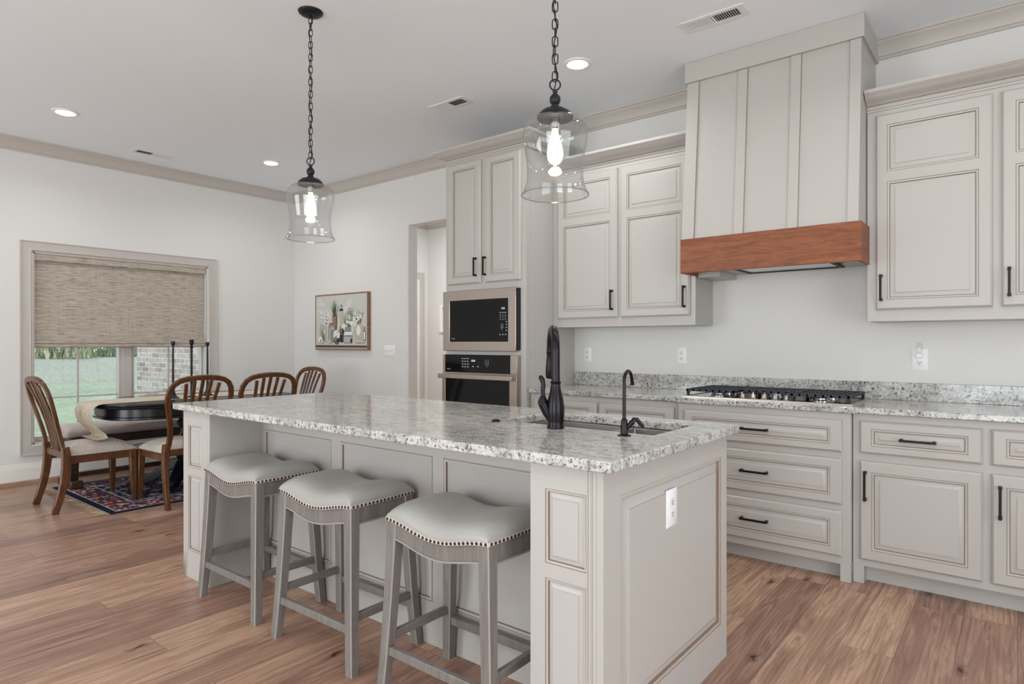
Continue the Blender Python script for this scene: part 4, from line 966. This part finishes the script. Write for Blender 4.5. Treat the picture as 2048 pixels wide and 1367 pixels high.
def make_chair(label):
    t = thing('dining_chair', label, 'chair', (0, 0, 0), 'spindle back dining chairs'); wd = M['chairwood']
    # upholstered seat (front towards +y)
    N, K = 22, 22; vs = []; fs = []; n = K+1
    for i in range(N+1):
        for j in range(K+1):
            s = math.sin((-1+2*i/N)*PI/2); w = math.sin((-1+2*j/K)*PI/2); dd = .038+.232*w; hw = .228-.02*(.5-.5*w)
            h = .012+.058*(max(0, 1-abs(s)**4))**.5*(max(0, 1-abs(w)**4))**.5+.010*(1-s*s)*(1-w*w)
            vs.append((hw*s*(1-.03*w**4), dd, .405+h))
    for i in range(N):
        for j in range(K): fs.append((i*n+j, (i+1)*n+j, (i+1)*n+j+1, i*n+j+1))
    per = [i*n for i in range(N+1)]+[N*n+j for j in range(1, n)]+[i*n+K for i in range(N-1, -1, -1)]+[j for j in range(K-1, 0, -1)]
    o = len(vs); L = len(per)
    for p in per: vs.append((vs[p][0], vs[p][1], .403))
    for q in range(L): fs.append((per[q], per[(q+1) % L], o+(q+1) % L, o+q))
    fs.append(tuple(o+q for q in range(L))[::-1]); se = MB().add(vs, fs).build('seat', M['chairfab'], t, smooth=50)
    b = MB(); b.tube([(vs[o+q][0]*1.01, .038+(vs[o+q][1]-.038)*1.01, .408) for q in range(L)], .004, 6, closed=True); b.build('piping', M['chairfab'], se)
    b = MB(); b.box(-.215, .215, .235, .258, .345, .403); b.build('seat_rail', wd, t, bevel=.003, seg=1)
    for s in (-1, 1):
        b = MB(); x0, x1 = .222, .200
        b.hexa([(s*x0, .25, .345), (s*(x0-.022), .25, .345), (s*(x1-.022), -.185, .345), (s*x1, -.185, .345), (s*x0, .25, .403), (s*(x0-.022), .25, .403), (s*(x1-.022), -.185, .403), (s*x1, -.185, .403)]); b.build('seat_rail', wd, t, bevel=.003, seg=1)
        b = MB(); b.hexa([(s*.2045, .246, 0), (s*.2355, .246, 0), (s*.2355, .276, 0), (s*.2045, .276, 0), (s*.185, .225, .403), (s*.236, .225, .403), (s*.236, .275, .403), (s*.185, .275, .403)]); b.build('leg', wd, t, bevel=.004, seg=1)
        b = MB(); b.tube([(s*.222, -.262, 0), (s*.222, -.245, .06), (s*.220, -.222, .14), (s*.218, -.203, .23), (s*.215, -.192, .33), (s*.213, -.19, .42), (s*.213, -.196, .475)], [.9, .95, 1, 1.05, 1.1, 1.1, 1.0], sec=[(-.024, -.017), (.024, -.017), (.024, .017), (-.024, .017)]); b.build('leg', wd, t, bevel=.004, seg=1)
    b = MB(); b.box(-.2, .2, -.203, -.181, .385, .435); b.build('back_rail', wd, t, bevel=.003, seg=1)
    side = [(.208, -.200, .43), (.196, -.208, .48), (.190, -.219, .54), (.197, -.236, .61), (.213, -.256, .69), (.230, -.276, .765), (.237, -.293, .83), (.229, -.308, .885), (.203, -.321, .928), (.163, -.330, .953), (.11, -.336, .966), (.05, -.339, .972)]
    path = [(x, y, z) for x, y, z in side]+[(0, -.34, .973)]+[(-x, y, z) for x, y, z in side[::-1]]
    b = MB(); b.tube(path, 1, sec=[(-.0125, -.019), (.0125, -.019), (.0125, .019), (-.0125, .019)]); b.build('back_hoop', wd, t, bevel=.005, seg=2)
    for k in range(5):
        w0 = (-2+k)*.036; w1 = (-2+k)*.062; zt = .958-.010*abs(k-2)**1.6
        b = MB(); b.tube([(w0+(w1-w0)*q, -.192-.142*q+.02*math.sin(q*PI), .43+(zt-.43)*q) for q in (0, .2, .4, .6, .8, 1)], [1, .95, .95, 1, 1.05, 1.1], sec=[(-.006, -.012), (.006, -.012), (.006, .012), (-.006, .012)]); b.build('spindle', wd, t, bevel=.002, seg=1)
    return t
ch = make_chair('spindle back chair with the end of the straw table runner trailing on its seat'); ch.location = (-5.62, 1.727, 0)
dup(ch, (-5.136, 2.245, 0), PI/2, 'spindle back chair on the island side nearest the patterned rug corner')
dup(ch, (-5.136, 2.80, 0), PI/2, 'second spindle back chair on the island side, half hidden by the granite island top')
dup(ch, (-5.61, 3.40, 0), PI, 'farthest spindle back chair, at the table end under the flower picture')

TXC, TYC = -5.63, 2.56
tb = thing('dining_table', 'black pedestal dining table with rounded ends', 'table', (TXC, TYC, 0))
def outline(hx, hy, n=56, p=3.2):
    r = []
    for k in range(n):
        a = 2*PI*k/n; c, s_ = math.cos(a), math.sin(a)
        r.append((TXC+hx*math.copysign(abs(c)**(2/p), c), TYC+hy*math.copysign(abs(s_)**(2/p), s_)))
    return r
def stack(layers, m=0):
    b = MB(); vs = []; fs = []; n = 56
    for hx, hy, z in layers: vs += [(x, y, z) for x, y in outline(hx, hy)]
    for i in range(len(layers)-1):
        for k in range(n): fs.append((i*n+k, i*n+(k+1) % n, (i+1)*n+(k+1) % n, (i+1)*n+k))
    fs += [tuple(range(n))[::-1], tuple(range((len(layers)-1)*n, len(layers)*n))]
    return b.add(vs, fs, m)
stack([(.44, .75, .722), (.475, .785, .724), (.49, .80, .732), (.495, .805, .742), (.487, .797, .748), (.492, .802, .753), (.488, .798, .763), (.48, .79, .766)]).build('tabletop', M['navy'], tb)
stack([(.43, .74, .635), (.435, .745, .64), (.435, .745, .655), (.425, .735, .66), (.425, .735, .724)]).build('apron', M['navy'], tb)
for dy in (-.06,):
    pd = MB().lathe([(.03, .12), (.10, .125), (.10, .15), (.075, .17), (.07, .2), (.085, .24), (.105, .30), (.108, .36), (.085, .42), (.062, .46), (.06, .5), (.085, .53), (.09, .56), (.07, .58), (.11, .61), (.12, .636)], (TXC, TYC+dy, 0), 28).build('pedestal', M['navy'], tb)
    for k in range(4):
        a = PI/4+k*PI/2; d = Vector((math.cos(a), math.sin(a), 0)); c = Vector((TXC, TYC+dy, 0))
        pts = [c+d*.06+Vector((0, 0, .20)), c+d*.13+Vector((0, 0, .19)), c+d*.20+Vector((0, 0, .145)), c+d*.28+Vector((0, 0, .085)), c+d*.36+Vector((0, 0, .052)), c+d*.41+Vector((0, 0, .05)), c+d*.43+Vector((0, 0, .075)), c+d*.41+Vector((0, 0, .095))]
        b = MB(); b.tube(pts, [1.3, 1.3, 1.2, 1.1, 1, .9, .75, .5], sec=[(-.032, -.034), (.032, -.034), (.032, .034), (-.032, .034)]); b.build('foot', M['navy'], pd, bevel=.01, seg=2)

bn = thing('bench', 'long dark wood bench with a taupe padded roll seat under the window', 'bench', (-6.33, 2.5, 0))
BX, B0, B1 = -6.33, 1.76, 3.42
b = MB(); N = 20; sec = []
for k in range(N):
    a = 2*PI*k/N; c, s_ = math.cos(a), math.sin(a); sec.append((.185*math.copysign(abs(c)**.7, c), .058*math.copysign(abs(s_)**.75, s_)))
ys = [B0, B0+.004, B0+.02, B0+.05, B1-.05, B1-.02, B1-.004, B1]; sc = [.55, .8, .94, 1, 1, .94, .8, .55]
vs = []; fs = []
for y, q in zip(ys, sc): vs += [(BX+c*(.9+.1*q), y, .482+s_*q) for c, s_ in sec]
for i in range(len(ys)-1):
    for k in range(N): fs.append((i*N+k, i*N+(k+1) % N, (i+1)*N+(k+1) % N, (i+1)*N+k))
fs += [tuple(range(N))[::-1], tuple(range((len(ys)-1)*N, len(ys)*N))]
b.add(vs, fs).build('cushion', M['benchfab'], bn, smooth=60)
MB().box(BX-.165, BX+.165, B0+.03, B1-.03, .365, .43).build('seat_frame', M['benchwood'], bn, bevel=.004)
for y in (B0+.07, B1-.07):
    b = MB(); b.hexa([(BX-.10, y-.03, .045), (BX+.10, y-.03, .045), (BX+.10, y+.03, .045), (BX-.10, y+.03, .045), (BX-.14, y-.03, .366), (BX+.14, y-.03, .366), (BX+.14, y+.03, .366), (BX-.14, y+.03, .366)]); lg = b.build('leg', M['benchwood'], bn, bevel=.006)
    MB().box(BX-.175, BX+.175, y-.045, y+.045, .009, .07).build('foot_block', M['benchwood'], lg, bevel=.008)
MB().box(BX+.07, BX+.115, B0+.1, B1-.1, .095, .135).build('stretcher', M['benchwood'], bn, bevel=.003)

# runner: lies along the table, falls off its near end and folds onto the seat of the end chair
path = [(3.30, .7685), (3.0, .7685), (2.5, .7685), (2.1, .7685), (1.85, .7690), (1.775, .7690), (1.748, .7645), (1.724, .749), (1.709, .722), (1.704, .69), (1.709, .655), (1.723, .62), (1.746, .588), (1.775, .560), (1.801, .536), (1.815, .516), (1.818, .504), (1.802, .4975), (1.775, .495), (1.745, .4942)]
b = MB(); k = len(path); ny = 9; W0, W1 = -5.81, -5.40; vs = []; fs = []; th = .0035
nr = []
for i in range(k):
    a = Vector(path[max(i-1, 0)]); c = Vector(path[min(i+1, k-1)]); d = (c-a).normalized(); nr.append(Vector((d.y, -d.x)))
for side in (0, 1):
    for j in range(ny):
        for i in range(k):
            f = j/(ny-1); fall = max(0, min(1, (i-5)/6)); x = W0+(W1-W0)*(f*(1-.22*fall)+.10*fall)
            vs.append((x, path[i][0]+nr[i].x*th*side+.004*fall*math.sin(f*14), path[i][1]+nr[i].y*th*side))
B = ny*k
for j in range(ny-1):
    for i in range(k-1): fs += [(j*k+i, j*k+i+1, j*k+k+i+1, j*k+k+i), (B+j*k+i, B+j*k+k+i, B+j*k+k+i+1, B+j*k+i+1)]
for i in range(k-1): q = (ny-1)*k; fs += [(i, B+i, B+i+1, i+1), (q+i, q+i+1, B+q+i+1, B+q+i)]
for j in range(ny-1): q = k-1; fs += [(j*k, j*k+k, B+j*k+k, B+j*k), (j*k+q, B+j*k+q, B+j*k+k+q, j*k+k+q)]
tag(b.add(vs, fs).build('table_runner', M['runner'], smooth=60), 'woven straw coloured runner lying along the black table and falling onto a chair', 'table runner')

def candlestick(x, y, h, prof, lab):
    tag(MB().lathe(prof, (x, y, .7725), 24).build('candlestick', M['black']), lab, 'candlestick', 'candlesticks on the dining table')
base_ = [(.052, 0), (.052, .004), (.045, .008), (.028, .02), (.016, .045), (.011, .075)]
candlestick(-5.467, 2.307, .474, base_+[(.0085, .2), (.0075, .38), (.0065, .43), (.0075, .435), (.013, .445), (.0155, .455), (.0155, .474), (.012, .474), (.011, .455)], 'smooth tapered black candlestick nearest the middle of the window')
tw = []
for q in range(34):
    z = .03+q*.0115; tw.append((.0068+.0042*abs(math.sin(q*1.35)), z))
candlestick(-5.496, 2.470, .49, [(.055, 0), (.055, .004), (.03, .008), (.012, .016)]+tw+[(.015, .425), (.008, .432), (.010, .44), (.0165, .452), (.0175, .49), (.0135, .49), (.012, .46)], 'tallest black candlestick with a beaded stem, the middle one of the three')
candlestick(-5.542, 2.628, .468, base_+[(.0085, .2), (.0075, .38), (.0065, .425), (.0075, .43), (.013, .44), (.0155, .45), (.0155, .468), (.012, .468), (.011, .45)], 'smooth tapered black candlestick farthest from the window shade centre, by the casing')

# ------------------------------------------------------------------ pictures
PX0, PX1, PZ0, PZ1 = -6.255, -5.312, 1.157, 1.775
PYF = BW-.042
pc = thing('framed_picture', 'framed still life of flowers in jars and bottles on the far wall', 'picture', ((PX0+PX1)/2, BW, PZ0))
b = MB(); b.M = front(BW-.001); b.plate(PX0, PX1, PZ0, PZ1, 0, .041, [(PX0+.014, PX1-.014, PZ0+.014, PZ1-.014)]); b.build('picture_frame', M['frameoak'], pc, bevel=.002, seg=1)
cols = dict(bg=(196, 197, 190), bg2=(206, 206, 200), table=(198, 194, 186), edge=(88, 74, 66), grey=(140, 138, 138), lgrey=(178, 176, 174), white=(226, 226, 220), dk=(66, 58, 56), pink=(150, 124, 116), beige=(188, 180, 166), green=(104, 114, 88), dgreen=(76, 88, 70), leaf=(134, 144, 112), cork=(120, 92, 70), brown=(96, 78, 62), yellow=(206, 198, 160), black=(48, 46, 48))
ck_ = list(cols); pm = [mat('pigment_'+k, v, .8, 0, .2) for k, v in cols.items()]
b = MB(); b.M = front(PYF+.004); lay = [0.0]
cw, chh = PX1-PX0-.028, PZ1-PZ0-.028
def P2(u, v): return (PX0+.014+u*cw, PZ0+.014+v*chh, lay[0])
def poly(pts, c): lay[0] += .000006; b.add([P2(*p) for p in pts], [tuple(range(len(pts)))], ck_.index(c))
def prof(cx, pr, c): poly([(cx+w, v) for w, v in pr]+[(cx-w, v) for w, v in pr[::-1]], c)
def ell(cx, cy, rx, ry, c, n=14): poly([(cx+rx*math.cos(2*PI*k/n), cy+ry*math.sin(2*PI*k/n)) for k in range(n)], c)
def blade(x, y, l, a, w, c):
    dx, dy = math.sin(a)*l*chh/cw, math.cos(a)*l; poly([(x-w, y), (x+w, y), (x+dx*.6+w*.7, y+dy*.6), (x+dx, y+dy), (x+dx*.6-w*.7, y+dy*.6)], c)
rnd = random.Random(3)
def R(a, c): return rnd.uniform(a, c)
poly([(0, 0), (1, 0), (1, 1), (0, 1)], 'bg')
for k in range(40): x, y = R(.05, .9), R(.35, .95); ell(x, y, R(.04, .1), R(.03, .08), 'bg2' if k % 2 else 'bg')
poly([(0, 0), (1, 0), (1, .13), (0, .13)], 'table'); poly([(0, .02), (1, .02), (1, .06), (0, .065)], 'edge'); poly([(0, 0), (1, 0), (1, .02), (0, .02)], 'lgrey')
for k in range(14): x = R(.02, .9); poly([(x, R(.03, .05)), (x+R(.05, .15), .045), (x+.1, .05), (x, .05)], 'brown')
def leaves(x, y, n, l, c1, c2, spread=.7):
    for k in range(n): blade(x+R(-.03, .03), y, l*R(.5, 1), R(-spread, spread), .006, rnd.choice((c1, c2)))
def flowers(x, y, rx, ry, n, r=.018, eye=None):
    for k in range(n):
        a, q = R(0, 2*PI), R(0, 1)**.5; fx_, fy_ = x+rx*q*math.cos(a), y+ry*q*math.sin(a); ell(fx_, fy_, r*R(.7, 1.2), r*1.5*R(.7, 1.2), 'white', 8)
        if eye: ell(fx_+R(-.01, .01), fy_+R(-.02, .02), .007, .012, eye, 6)
prof(.145, [(.075, .12), (.08, .2), (.075, .38), (.055, .45), (.06, .48)], 'lgrey'); leaves(.15, .15, 14, .3, 'leaf', 'green', .5); ell(.18, .32, .02, .05, 'yellow'); leaves(.2, .46, 12, .26, 'dgreen', 'leaf', .9); flowers(.20, .60, .115, .15, 46, .017, 'black')
leaves(.39, .58, 26, .36, 'green', 'dgreen', .38); prof(.385, [(.038, .34), (.048, .5), (.05, .6), (.052, .62)], 'pink'); poly([(.335, .6), (.437, .6), (.437, .625), (.335, .625)], 'brown'); poly([(.4, .34), (.425, .34), (.432, .59), (.41, .59)], 'brown')
prof(.515, [(.07, .3), (.078, .42), (.07, .58), (.04, .66), (.036, .72)], 'beige'); poly([(.475, .70), (.555, .70), (.55, .735), (.48, .735)], 'black'); ell(.515, .775, .022, .04, 'black'); ell(.515, .775, .013, .026, 'bg'); poly([(.46, .36), (.475, .36), (.48, .58), (.468, .58)], 'white')
prof(.315, [(.058, .12), (.062, .2), (.06, .42), (.045, .445)], 'grey'); poly([(.27, .15), (.3, .15), (.3, .4), (.275, .4)], 'lgrey'); poly([(.275, .445), (.365, .455), (.36, .485), (.28, .475)], 'cork'); ell(.34, .38, .035, .03, 'lgrey')
ell(.53, .24, .07, .13, 'dk'); 
for k in range(36): ell(R(.48, .60), R(.22, .40), .008, .014, rnd.choice(('cork', 'yellow', 'brown')), 6)
ell(.425, .15, .062, .075, 'dk'); ell(.40, .17, .03, .04, 'pink'); flowers(.425, .26, .055, .07, 20, .018, None); ell(.43, .31, .014, .02, 'yellow')
leaves(.68, .40, 18, .26, 'dgreen', 'green', .7); leaves(.62, .4, 10, .3, 'leaf', 'green', .6); flowers(.70, .52, .08, .09, 22, .02, None); flowers(.58, .40, .04, .06, 12, .02, None)
for k in range(18): blade(R(.62, .74), .5, R(.15, .38), R(-.5, .5), .003, 'leaf')
flowers(.66, .74, .07, .07, 14, .009, None)
prof(.645, [(.085, .12), (.09, .18), (.085, .27), (.06, .33), (.055, .4)], 'grey'); poly([(.57, .25), (.725, .25), (.72, .31), (.58, .31)], 'white'); prof(.645, [(.06, .105), (.075, .15), (.07, .22)], 'lgrey'); ell(.71, .14, .02, .05, 'dk')
leaves(.85, .44, 26, .32, 'dgreen', 'leaf', .7); flowers(.84, .56, .09, .08, 16, .014, None); prof(.85, [(.06, .15), (.09, .25), (.085, .4), (.055, .45)], 'beige'); ell(.845, .33, .04, .09, 'white'); poly([(.77, .4), (.8, .42), (.79, .46), (.76, .44)], 'white')
prof(.955, [(.025, .14), (.026, .3), (.014, .36), (.014, .4)], 'grey'); prof(.953, [(.012, .17), (.014, .3)], 'white')
ell(.095, .16, .045, .07, 'white'); ell(.1, .15, .016, .025, 'grey'); ell(.275, .14, .035, .045, 'lgrey'); ell(.28, .12, .02, .02, 'white'); ell(.6, .115, .03, .022, 'lgrey')
for x0, x1 in ((.04, .2), (.24, .36), (.37, .48), (.56, .73), (.78, .98)): poly([(x0, .115), (x1, .115), (x1-.02, .100), (x0+.03, .095)], 'grey')
b.M = front(PYF+.0035); b.add([P2(0, 0)[:2]+(-.02,), P2(1, 0)[:2]+(-.02,), P2(1, 1)[:2]+(-.02,), P2(0, 1)[:2]+(-.02,)], [(0, 1, 2, 3)], 0)
b.build('painted_canvas', pm, pc, smooth=0)
hp_ = thing('hall_picture', 'small white framed print on the back hall wall', 'picture', (-6.3, HY, 1.38))
b = MB(); b.M = front(HY-.001); b.plate(-6.475, -6.13, 1.385, 1.775, 0, .022, [(-6.435, -6.17, 1.425, 1.735)]); b.build('picture_frame', M['white'], hp_, bevel=.002, seg=1)
b = MB(); b.M = front(HY-.001); b.box(-6.44, -6.165, 1.42, 1.74, 0, .008, 0); b.box(-6.41, -6.195, 1.53, 1.70, .008, .0085, 1); b.box(-6.41, -6.195, 1.455, 1.56, .008, .009, 2); b.box(-6.39, -6.25, 1.50, 1.59, .009, .0095, 3); b.box(-6.35, -6.215, 1.47, 1.51, .009, .0096, 4)
b.build('print', [pm[ck_.index(k)] for k in ('white', 'lgrey', 'dk', 'grey', 'beige')], hp_)
